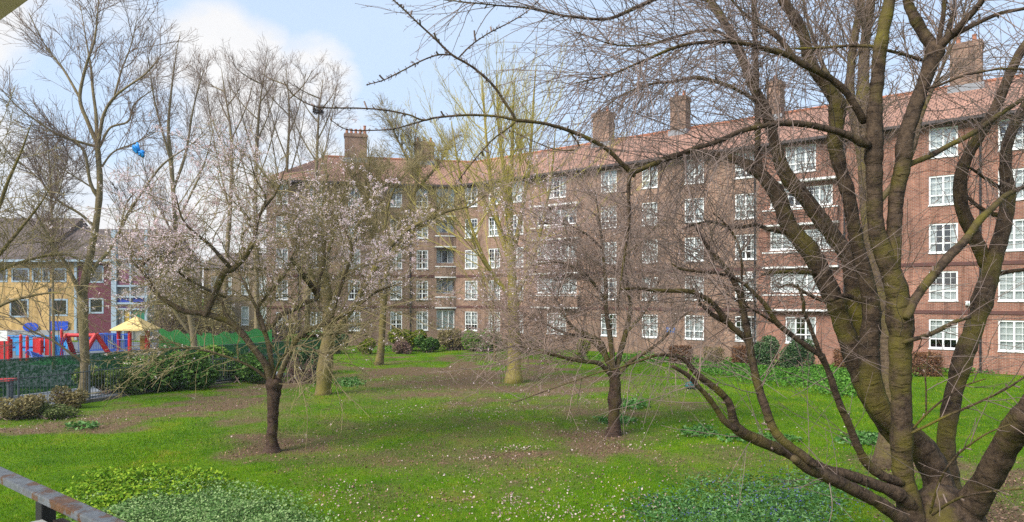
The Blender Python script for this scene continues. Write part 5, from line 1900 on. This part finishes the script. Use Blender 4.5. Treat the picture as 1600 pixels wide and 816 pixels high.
# the big foreground cherry -------------------------------------------------
D = 7.5
fg = [
    # bole
    (7.55, 7.5, [(1478, 1084, 190), (1476, 1010, 150), (1474, 940, 138), (1473, 880, 132), (1471, 830, 130), (1468, 790, 112), (1462, 768, 60)]),
    # central stem
    (7.4, 7.2, [(1432, 842, 60), (1421, 790, 50), (1412, 748, 40), (1409, 700, 36), (1408, 628, 36), (1407, 577, 36), (1407, 523, 40), (1406, 488, 44), (1400, 450, 40), (1390, 418, 36), (1377, 385, 34), (1369, 357, 30), (1367, 320, 27), (1366, 270, 28), (1366, 225, 30), (1366, 195, 30), (1367, 170, 25), (1371, 120, 24), (1376, 70, 24), (1384, 30, 22), (1394, -20, 18), (1405, -90, 10)]),
    # right upper fork with the knob
    (7.3, 7.4, [(1398, 440, 22), (1396, 395, 26), (1398, 345, 26), (1402, 300, 26), (1410, 262, 28), (1416, 212, 27), (1428, 172, 25), (1442, 134, 24), (1453, 102, 26), (1462, 78, 32)]),
    (7.4, 7.7, [(1462, 80, 22), (1447, 58, 20), (1430, 30, 19), (1418, 0, 17), (1410, -50, 12)]),
    (7.4, 6.9, [(1464, 78, 16), (1488, 54, 12), (1510, 30, 11), (1535, 0, 10), (1556, -40, 7)]),
    (7.4, 7.4, [(1466, 72, 10), (1470, 45, 8), (1475, 15, 7), (1479, -30, 4)]),
    (7.4, 7.5, [(1478, 62, 9), (1484, 40, 9), (1490, 24, 9), (1493, 12, 5)]),
    # left fat stem
    (7.7, 8.1, [(1470, 765, 56), (1452, 718, 50), (1425, 684, 46), (1396, 662, 42), (1374, 638, 40), (1362, 600, 38), (1358, 558, 37), (1360, 520, 36), (1362, 480, 32), (1352, 432, 27), (1341, 391, 25), (1334, 350, 24), (1325, 302, 23), (1313, 262, 23), (1304, 220, 24), (1308, 185, 29), (1308, 160, 31), (1300, 148, 24), (1284, 124, 22), (1266, 98, 21), (1256, 57, 20), (1238, 22, 19), (1223, 0, 17), (1205, -40, 11)]),
    # mossy outer left stems
    (7.9, 8.7, [(1412, 700, 30), (1382, 660, 32), (1352, 606, 34), (1335, 560, 34), (1318, 510, 34), (1303, 468, 34), (1288, 437, 34), (1269, 398, 32), (1250, 375, 30), (1232, 352, 29), (1220, 318, 28), (1211, 298, 28), (1186, 270, 22), (1152, 250, 17), (1118, 241, 12), (1090, 238, 9), (1060, 240, 6), (1030, 248, 3)]),
    (8.6, 8.6, [(1190, 274, 13), (1184, 245, 11), (1184, 200, 10.5), (1182, 127, 10), (1180, 64, 9.5), (1178, 0, 9), (1178, -60, 6)]),
    (8.1, 9.2, [(1380, 660, 26), (1358, 590, 28), (1345, 530, 30), (1338, 487, 31), (1333, 440, 32), (1328, 405, 32), (1312, 382, 30), (1289, 353, 28), (1262, 315, 27), (1238, 287, 26), (1222, 260, 24), (1209, 217, 20), (1195, 172, 18), (1173, 127, 17), (1160, 92, 16), (1147, 60, 16), (1128, 29, 15), (1109, 0, 13), (1090, -40, 8)]),
    # dark arching branches to the left
    (7.3, 6.6, [(1347, 186, 14), (1340, 172, 13), (1321, 143, 12.5), (1299, 124, 12), (1280, 113, 12), (1256, 101, 12), (1230, 86, 11), (1198, 77, 9), (1167, 69, 7.5), (1131, 65, 6.5), (1084, 68, 6), (1050, 76, 5.5), (1020, 89, 5), (985, 104, 4), (950, 118, 3), (900, 130, 2)]),
    (7.1, 7.4, [(1242, 92, 9), (1217, 60, 8.5), (1186, 38, 7), (1160, 19, 5), (1140, -5, 3)]),
    (7.2, 6.5, [(1350, 224, 18), (1321, 210, 13), (1290, 201, 12), (1255, 194, 11.5), (1211, 194, 10), (1163, 204, 9), (1122, 221, 8.5), (1084, 233, 8.5), (1050, 246, 8.5), (1020, 257, 8.5), (986, 271, 9)]),
    (6.5, 6.2, [(988, 272, 9), (970, 254, 8), (948, 233, 7.5), (920, 217, 7), (891, 205, 6.5), (866, 197, 6), (843, 192, 5.6), (806, 188, 6)]),
    (6.2, 6.0, [(807, 189, 5.4), (794, 168, 4.8), (770, 133, 4.4), (745, 110, 4), (729, 99, 4), (705, 85, 4), (680, 61, 3.4), (653, 36, 3), (630, 14, 2.8), (610, -4, 2.2)]),
    (6.2, 6.1, [(806, 188, 4.6), (778, 182, 4), (729, 180, 3.8), (681, 184, 3.4), (661, 188, 3), (640, 180, 2.7), (600, 172, 2.6), (557, 169, 2.4), (495, 167, 2.2), (458, 148, 2), (443, 126, 1.6)]),
    (6.2, 6.0, [(668, 187, 2.6), (640, 195, 2.4), (612, 202, 2.2), (570, 204, 2), (540, 202, 1.8), (516, 187, 1.4)]),
    (6.2, 5.9, [(806, 190, 3.4), (792, 202, 3), (770, 218, 2.8), (750, 240, 2.6), (733, 260, 2.2), (712, 288, 1.6)]),
    (6.1, 6.2, [(705, 86, 3), (685, 86, 2.6), (661, 94, 2.4), (630, 110, 2.2), (600, 125, 2), (572, 133, 1.5)]),
    (6.1, 6.0, [(717, 90, 2.8), (735, 72, 2.4), (762, 53, 2.2), (802, 32, 2), (826, 16, 1.6), (850, -8, 1)]),
    (6.5, 6.5, [(986, 273, 7), (982, 290, 6), (983, 343, 5), (977, 391, 4), (970, 440, 3), (966, 480, 1.6)]),
    (6.4, 6.7, [(890, 205, 3), (905, 230, 2.4), (880, 235, 2.2), (850, 228, 1.8), (800, 205, 1.2)]),
    (9.2, 7.6, [(1109, 2, 9), (1060, -14, 8), (1020, 0, 7), (976, 20, 6), (944, 30, 5), (883, 25, 4), (826, 13, 3), (782, 9, 2.4), (693, 0, 1.6)]),
    (9.0, 8.0, [(1160, 92, 6), (1130, 54, 5.4), (1095, 48, 5), (1050, 60, 4.4), (1010, 70, 3.6), (960, 70, 2.6), (900, 50, 1.4)]),
    (8.6, 8.2, [(1184, 160, 6), (1155, 142, 6), (1120, 128, 6), (1085, 122, 5.6), (1050, 128, 5), (1015, 132, 4), (970, 150, 2.8), (930, 180, 1.4)]),
    # right stem and its fork
    (8.3, 8.7, [(1498, 800, 40), (1484, 745, 34), (1478, 694, 31), (1481, 660, 31), (1491, 612, 31), (1505, 558, 31), (1520, 518, 32), (1534, 473, 32), (1545, 436, 33), (1553, 405, 28), (1565, 367, 26), (1573, 329, 25), (1575, 295, 26), (1571, 264, 21), (1572, 238, 20), (1577, 215, 19), (1589, 188, 18), (1602, 168, 17), (1630, 120, 14), (1655, 70, 9)]),
    (8.6, 8.1, [(1549, 430, 24), (1534, 396, 23), (1518, 362, 23), (1504, 328, 23), (1500, 291, 24), (1505, 262, 21), (1517, 234, 20), (1535, 204, 19), (1557, 166, 18), (1573, 127, 17), (1590, 90, 16), (1612, 55, 14), (1640, 10, 9)]),
    (7.2, 7.9, [(1419, 490, 18), (1431, 465, 16), (1451, 439, 16), (1482, 402, 16), (1508, 376, 15), (1530, 345, 13), (1552, 324, 11), (1572, 305, 9), (1600, 292, 6)]),
    (7.3, 7.8, [(1406, 272, 11), (1420, 258, 10), (1452, 244, 10), (1484, 227, 9.5), (1522, 207, 9), (1557, 182, 8), (1586, 163, 7), (1620, 140, 4)]),
    (8.6, 8.9, [(1575, 330, 10), (1560, 336, 10), (1540, 330, 8), (1520, 316, 6), (1505, 300, 3)]),
    (8.7, 8.2, [(1574, 300, 7), (1550, 286, 6), (1530, 272, 5), (1512, 260, 3)]),
    (8.6, 8.4, [(1561, 428, 7), (1580, 424, 7), (1602, 421, 6), (1640, 412, 4)]),
    # low right limb
    (7.4, 6.1, [(1500, 812, 70), (1528, 772, 58), (1546, 744, 52), (1566, 706, 50), (1584, 676, 47), (1602, 648, 44), (1640, 590, 38), (1690, 520, 28)]),
    # low left limbs
    (7.3, 6.6, [(1420, 786, 26), (1400, 771, 24), (1375, 760, 22), (1350, 751, 21), (1325, 742, 20), (1300, 737, 20), (1270, 726, 20), (1235, 709, 20), (1208, 698, 20), (1180, 686, 21), (1160, 676, 21), (1148, 664, 19), (1139, 630, 14), (1118, 607, 13), (1095, 590, 12), (1078, 572, 10), (1062, 558, 7), (1028, 555, 5), (1000, 564, 4), (960, 577, 3), (930, 584, 2), (800, 630, 1.4)]),
    (6.7, 6.5, [(1146, 668, 14), (1132, 658, 12), (1120, 640, 10), (1108, 623, 9), (1092, 605, 8.5), (1075, 587, 8), (1050, 572, 6)]),
    (7.2, 6.7, [(1425, 832, 30), (1408, 812, 27), (1380, 790, 25), (1350, 773, 24), (1320, 758, 24), (1290, 744, 23), (1262, 732, 20), (1240, 716, 15)]),
    (6.7, 7.0, [(1268, 722, 15), (1248, 707, 16), (1225, 690, 16), (1208, 670, 16), (1197, 640, 16), (1188, 615, 15), (1180, 585, 14), (1174, 556, 14), (1168, 520, 13.5), (1163, 496, 13), (1157, 462, 12), (1147, 440, 11), (1133, 418, 9), (1107, 388, 7), (1085, 350, 4)]),
    (6.9, 6.6, [(1167, 530, 13), (1156, 521, 11), (1140, 507, 11), (1128, 492, 11), (1117, 478, 10), (1104, 467, 9.5), (1088, 459, 8.5), (1071, 455, 8), (1024, 454, 6.5), (1000, 451, 5.5), (970, 452, 4)]),
    (6.9, 6.9, [(1140, 506, 10), (1120, 496, 8), (1104, 484, 6), (1092, 470, 4), (1078, 440, 2)]),
    (7.3, 7.0, [(1402, 752, 18), (1380, 744, 18), (1358, 728, 17), (1346, 710, 15), (1335, 686, 14), (1326, 662, 13), (1315, 639, 13), (1306, 615, 12), (1298, 590, 12), (1290, 570, 11), (1283, 556, 13)]),
    (7.0, 6.8, [(1284, 558, 8), (1270, 522, 7), (1262, 500, 7), (1256, 487, 6), (1255, 470, 6), (1246, 444, 3)]),
    (7.0, 6.7, [(1284, 557, 10), (1262, 542, 9), (1240, 526, 9), (1224, 514, 10), (1212, 502, 10), (1195, 476, 8), (1180, 460, 7), (1165, 446, 6), (1149, 436, 6), (1121, 427, 5.4), (1090, 424, 5), (1063, 420, 4), (1050, 412, 2)]),
    (7.0, 6.9, [(1212, 506, 5), (1190, 492, 3.6), (1165, 478, 3), (1130, 456, 2)]),
    (8.4, 7.6, [(1250, 372, 8), (1225, 364, 7), (1200, 358, 7), (1180, 352, 6.6), (1156, 355, 6), (1130, 352, 5), (1111, 346, 4.6), (1088, 350, 4), (1066, 358, 3)]),
    (8.2, 7.9, [(1282, 428, 8), (1260, 426, 7), (1225, 425, 6.4), (1190, 429, 6)]),
    (7.0, 6.8, [(1163, 470, 4), (1159, 440, 4), (1159, 412, 4), (1152, 377, 3.6), (1135, 352, 3), (1114, 333, 2)]),
    (7.2, 7.5, [(1416, 534, 9), (1432, 529, 8), (1452, 523, 8), (1475, 512, 7.6), (1495, 502, 7), (1516, 496, 5)]),
    (7.9, 7.7, [(1342, 470, 9), (1320, 462, 8), (1290, 470, 7), (1260, 458, 6), (1235, 445, 4), (1215, 450, 2)]),
    (7.3, 7.6, [(1372, 74, 6), (1356, 72, 5.5), (1320, 72, 5), (1280, 75, 4.6), (1240, 76, 3.4)]),
    (7.3, 7.4, [(1375, 76, 5), (1391, 80, 5.4), (1415, 86, 5.4), (1440, 94, 7)]),
    (7.4, 6.8, [(1470, 72, 8), (1490, 56, 7.4), (1520, 40, 7), (1560, 22, 6.4), (1604, 13, 5), (1650, 6, 3)]),
    (7.3, 7.0, [(1450, 138, 4), (1475, 130, 4), (1503, 119, 4), (1560, 108, 3.6), (1604, 108, 3)]),
    (7.2, 6.4, [(1426, 676, 5), (1455, 662, 4.6), (1486, 647, 4.2), (1520, 633, 4), (1548, 620, 3.8), (1575, 606, 3.4), (1604, 587, 3)]),
    (7.2, 6.6, [(1428, 668, 4), (1455, 640, 3.6), (1486, 616, 3.2), (1510, 602, 2.8), (1540, 592, 2)]),
    (7.2, 6.4, [(1454, 800, 5), (1462, 770, 4.4), (1474, 740, 4), (1495, 712, 3.6), (1517, 694, 3.2), (1545, 676, 2.8), (1580, 663, 2)]),
    (7.1, 6.2, [(1458, 804, 5), (1480, 788, 4.4), (1509, 775, 4), (1550, 768, 3.6), (1604, 763, 3)]),
    (7.2, 7.1, [(1447, 645, 3), (1447, 610, 2.6), (1446, 580, 2.2), (1452, 550, 1.6)]),
]


for _, _, pl_ in fg[1:]:
    for k_, (x_, y_, w_) in enumerate(pl_):
        pl_[k_] = (x_, y_, w_ * (.86 if w_ > 9 else .92))


def fg_levels(L, rng):
    def mpx(p):
        return float((800 + p[:, 0] / p[:, 1] * F).mean())
    thin_all = [(p, r) for p, r in L[1:] if r.min() < .045]
    thin = [(p, r) for p, r in thin_all if mpx(p) > 905]
    thin += [(p[len(p) // 2:], r[len(r) // 2:]) for p, r in L[1:] if r.min() >= .03]
    par = [as_par(thin, 30)]
    hi = [(p, r) for p, r in thin if p[:, 2].mean() > 5.2]
    parh = [as_par(hi, 30)]
    A = grow(parh, 520, (.2, 1), (25, 80), (.7, 2.3), 12, .085, (0, 0, -.028), (.006, .0023), rng, taperlen=.35)
    A2 = grow([as_par([(p, r) for p, r in thin if p[:, 2].mean() <= 5.2], 30)], 260, (.25, 1), (25, 75), (.3, 1.5), 10, .09, (0, 0, .004), (.005, .0024), rng, taperlen=.35)
    left = [(p, r) for p, r in hi if p[:, 0].mean() < 4.2 and p[:, 0].mean() > 1.0]
    A3 = grow([as_par(left, 30)], 250, (.3, 1), (25, 75), (1.0, 3.0), 14, .07, (-.012, 0, -.045), (.005, .0022), rng, taperlen=.25)
    B = grow([A, A2, A3], 2500, (.12, .95), (20, 60), (.18, 1.0), 7, .08, (0, 0, -.015), (.0036, .002), rng)
    C = grow([B, A, A3], 9000, (.05, 1), (30, 80), (.015, .06), 1, .05, (0, 0, .02), (.0032, .0026), rng)
    S = grow([as_par([(p, r) for p, r in thin_all if p[:, 0].mean() < 2.0], 40)], 1300, (.0, 1), (35, 80), (.02, .06), 1, .05, (0, 0, .1), (.0036, .0034), rng)

    mid = [(p, r) for p, r in thin if p[:, 0].mean() < 3.6 and 3.4 < p[:, 2].mean() < 7]
    V1 = grow([as_par(mid, 30)], 500, (.3, 1), (25, 80), (.6, 2.2), 12, .08, (-.01, 0, -.022), (.0048, .0022), rng, taperlen=.2)
    V2 = grow([V1], 1800, (.1, .95), (20, 60), (.15, .8), 6, .08, (0, 0, -.015), (.0032, .002), rng)
    K = grow([as_par([(p, r) for p, r in L[1:]], 40)], 260, (.03, .97), (45, 85), (.04, .13), 2, .1, (0, 0, .1), (.015, .008), rng)

    def keep(T):
        k = T[0][:, :, 1].min(1) > 3.4
        return T[0][k], T[1][k]
    return [keep(T) for T in (A, A2, A3, B, C, S, V1, V2, K)]


tree('foreground_cherry_tree', 'large many stemmed mossy cherry tree filling the right foreground', fg, fg_levels, BK_CHERRYD, TW_DARK, 300, flare=1.05,
     sides=(4, 4, 4, 3, 3, 3, 4, 3, 6), limbname='stem', trunk_n=20)

# things caught in the trees
q = P(214, 232, 28.6)
bag = empty('plastic_bag', tuple(q), 'torn bright blue plastic bag snagged high in the tallest tree', 'bag')
BAGM = mat('blue plastic film', (0.02, 0.28, 0.75), (0.015, 0.2, 0.6), 8, .4)
lump('bag_body', P(213, 232, 28.6), (.13, .1, .2), BAGM, 61, .5, 3, parent=bag)
lump('bag_handle', P(220, 240, 28.6), (.14, .08, .13), BAGM, 62, .6, 3, parent=bag)
q = P(497, 173, 57.8)
rng = np.random.default_rng(5)
nA = np.zeros((160, 6, 3))
for i in range(160):
    t0 = rng.uniform(0, 6.28)
    zz, rr = rng.uniform(-.35, .3), rng.uniform(.25, .48)
    for k in range(6):
        t = t0 + k * .22
        nA[i, k] = q + np.array([rr * math.cos(t), rr * math.sin(t), zz + rng.normal(0, .04)]) * (1 - .3 * (zz < -.2))
V, Q = tubes(nA, np.full((160, 6), .018), 3)
tag(raw_mesh('bird_nest', V, Q, mat('nest twigs', (0.06, 0.045, 0.035), (0.04, 0.03, 0.025), 5, .9)), 'dark round bird nest high in a bare tree', 'nest')

# ------------------------------------------------------------------ the photographer's balcony
n2, d2 = np.array([.611, .792]), np.array([.792, -.611])
rp = n2 * .70
STEELR = None
m, nt, b = new_mat('weathered handrail')
tc = N(nt, 'ShaderNodeTexCoord')
n1 = N(nt, 'ShaderNodeTexNoise', Scale=5.5, Detail=7, Roughness=.7)
nt.links.new(tc.outputs['Object'], n1.inputs['Vector'])
r1 = ramp(nt, [(.50, (0.20, 0.215, 0.235)), (.55, (0.16, 0.07, 0.028)), (.66, (0.24, 0.10, 0.035))])
nt.links.new(n1.outputs['Fac'], r1.inputs['Fac'])
n3 = N(nt, 'ShaderNodeTexNoise', Scale=40, Detail=5)
nt.links.new(tc.outputs['Object'], n3.inputs['Vector'])
r3 = ramp(nt, [(.3, (.7, .7, .7)), (.7, (1.15, 1.15, 1.15))])
nt.links.new(n3.outputs['Fac'], r3.inputs['Fac'])
nt.links.new(mixc(nt, 1.0, r1.outputs['Color'], r3.outputs['Color'], 'MULTIPLY'), b.inputs['Base Color'])
b.inputs['Roughness'].default_value = .5
bp = N(nt, 'ShaderNodeBump', Strength=.3, Distance=.004)
nt.links.new(n3.outputs['Fac'], bp.inputs['Height'])
nt.links.new(bp.outputs['Normal'], b.inputs['Normal'])
RAILM = m


def bf(s, q, z):
    p = d2 * s + n2 * q
    return (p[0], p[1], z)


balc = empty('balcony_railing', (*(rp + d2 * -2.0), 2.7), 'rusty grey balcony handrail with dark post in the near left corner', 'railing')
ZR = 3.78
mb = MB()
mb.fbox(bf, -4.2, 1.2, .68, .725, ZR - .022, ZR)
mb.build('handrail', RAILM, balc, bevel=.004)
mb = MB()
mb.fbox(bf, -2.14, -2.095, .685, .72, 2.7, ZR - .024)
mb.build('post', BLACKP, balc, bevel=.003)
mb = MB()
mb.fbox(bf, -3.4, -3.365, .685, .72, 2.7, ZR - .024)
mb.build('post', BLACKP, balc, bevel=.003)
mb = MB()
mb.fbox(bf, -2.03, 1.2, .69, .712, 2.8, ZR - .055)
mb.build('infill_panel', mat('brown stained panel', (0.06, 0.035, 0.028), (0.03, 0.02, 0.018), 6, .6), balc)
mb = MB()
mb.fbox(bf, -2.07, -2.04, .1, .68, 2.72, ZR - .08)
side = mb.build('side_panel', mat('brown stained panel', (0.1, 0.06, 0.05)), balc)
mb = MB()
mb.fbox(bf, -2.075, -2.035, .1, .68, ZR - .078, ZR - .06)
mb.build('white_edge', WHITE, side)
slab = MB()
slab.fbox(bf, -6, 4, -1.2, .88, 5.34, 5.52)
o = slab.build('upper_balcony', mat('weathered soffit', (0.6, 0.5, 0.34), (0.44, 0.36, 0.25), 3, .85), None)
tag(o, 'weathered underside of the balcony above, in the top left corner', 'balcony')
fl = MB()
fl.fbox(bf, -6, 4, -1.2, .80, 2.5, 2.7)
o = fl.build('balcony_floor', CONC, None)
tag(o, 'concrete floor of the balcony the picture is taken from', 'balcony floor', kind='structure')

mb = MB()
mb.box(-130, 130, -30, 130, -1.2, 30)
m, nt, b = new_mat('thin haze')  # volume added to soften distant contrast, not real weather
nt.nodes.remove(b)
pv = N(nt, 'ShaderNodeVolumePrincipled')
pv.inputs['Density'].default_value = 0.0005
pv.inputs['Color'].default_value = (.9, .93, 1, 1)
pv.inputs['Anisotropy'].default_value = 0.3
nt.links.new(pv.outputs[0], nt.nodes['Material Output'].inputs['Volume'])
tag(mb.build('contrast_haze', m), 'thin added haze over the garden', 'contrast_haze', kind='stuff')

# ------------------------------------------------------------------ sky, sun, camera
w = bpy.data.worlds.new('World')
SC.world = w
w.use_nodes = True
nt = w.node_tree
bg = nt.nodes['Background']
sky = nt.nodes.new('ShaderNodeTexSky')
sky.sky_type = 'NISHITA'
sky.sun_disc = False
sky.sun_elevation = math.radians(42)
sky.sun_rotation = math.radians(-132)
sky.air_density = 1.0
sky.dust_density = 1.5
sky.ozone_density = 1.0
tc = nt.nodes.new('ShaderNodeTexCoord')
# thin veil + cumulus, both fixed to directions in the sky
mp = N(nt, 'ShaderNodeMapping')
mp.inputs['Scale'].default_value = (1, 1, 1.7)
nt.links.new(tc.outputs['Generated'], mp.inputs['Vector'])
n1 = N(nt, 'ShaderNodeTexNoise', Scale=4.2, Detail=9, Roughness=.56, Distortion=.15)
nt.links.new(mp.outputs[0], n1.inputs['Vector'])


def sky_blob(px, py, width):
    d = np.array([(px - 800) / F, 1.0, (HY - py) / F])
    d /= np.linalg.norm(d)
    dp = N(nt, 'ShaderNodeVectorMath', operation='DOT_PRODUCT')
    dp.inputs[1].default_value = tuple(d)
    nt.links.new(tc.outputs['Generated'], dp.inputs[0])
    mr = N(nt, 'ShaderNodeMapRange', interpolation_type='SMOOTHSTEP')
    mr.inputs['From Min'].default_value = math.cos(width)
    mr.inputs['From Max'].default_value = 1.0
    nt.links.new(dp.outputs['Value'], mr.inputs['Value'])
    return mr.outputs[0]


def madd(a, b, op='ADD'):
    m_ = N(nt, 'ShaderNodeMath', operation=op)
    for s, v in zip(m_.inputs, (a, b)):
        if hasattr(v, 'is_output'):
            nt.links.new(v, s)
        else:
            s.default_value = v
    return m_.outputs[0]


acc = None
for px, py, wd, amt in ((355, 95, .12, .34), (300, 190, .16, .30), (490, 125, .09, .28), (420, 240, .16, .3), (150, 260, .22, .3), (560, 210, .08, .2), (60, 330, .3, .3), (400, 420, .3, .3), (-500, 100, .6, .3), (2300, 60, .7, .2)):
    o = madd(sky_blob(px, py, wd), amt, 'MULTIPLY')
    acc = o if acc is None else madd(acc, o, 'MAXIMUM')
dens = madd(n1.outputs['Fac'], acc)
cl = ramp(nt, [(.62, (0, 0, 0)), (.80, (1, 1, 1))])
nt.links.new(dens, cl.inputs['Fac'])
n2_ = N(nt, 'ShaderNodeTexNoise', Scale=2.2, Detail=8, Roughness=.6)
nt.links.new(mp.outputs[0], n2_.inputs['Vector'])
shade = ramp(nt, [(.35, (3.7, 3.8, 4.0)), (.65, (4.5, 4.45, 4.4))])
nt.links.new(n2_.outputs['Fac'], shade.inputs['Fac'])
veil = ramp(nt, [(.3, (.68, .68, .68)), (.75, (.88, .88, .88))])
nt.links.new(n2_.outputs['Fac'], veil.inputs['Fac'])
base = mixc(nt, veil.outputs['Color'], sky.outputs['Color'], (3.1, 3.8, 4.8))
col = mixc(nt, cl.outputs['Color'], base, shade.outputs['Color'])
nt.links.new(col, bg.inputs['Color'])
bg.inputs['Strength'].default_value = 0.058

sun = bpy.data.lights.new('sun', 'SUN')
sun.energy = 1.5
sun.angle = math.radians(32)
sun.color = (1.0, .95, .88)
so = bpy.data.objects.new('sun', sun)
COL.objects.link(so)
az, el = math.radians(-132), math.radians(42)
dv = Vector((math.sin(az) * math.cos(el), math.cos(az) * math.cos(el), math.sin(el)))
so.rotation_euler = dv.to_track_quat('Z', 'Y').to_euler()
so.location = (0, 0, 40)

cam = bpy.data.cameras.new('camera')
cam.sensor_width = 36
cam.lens = 36 * F / 1600
cam.shift_y = (HY - 408) / 1600
cam.clip_start = .05
cam.clip_end = 6000
co = bpy.data.objects.new('camera', cam)
COL.objects.link(co)
co.location = (0, 0, H)
co.rotation_euler = (math.radians(90), 0, 0)
SC.camera = co
vs = SC.view_settings
vs.view_transform = 'Standard'
vs.look = 'None'
vs.gamma = 1
vs.use_curve_mapping = False
vs.exposure = 2.0
cy = SC.cycles
cy.max_bounces = 6
cy.transparent_max_bounces = 24
cy.use_denoising = False
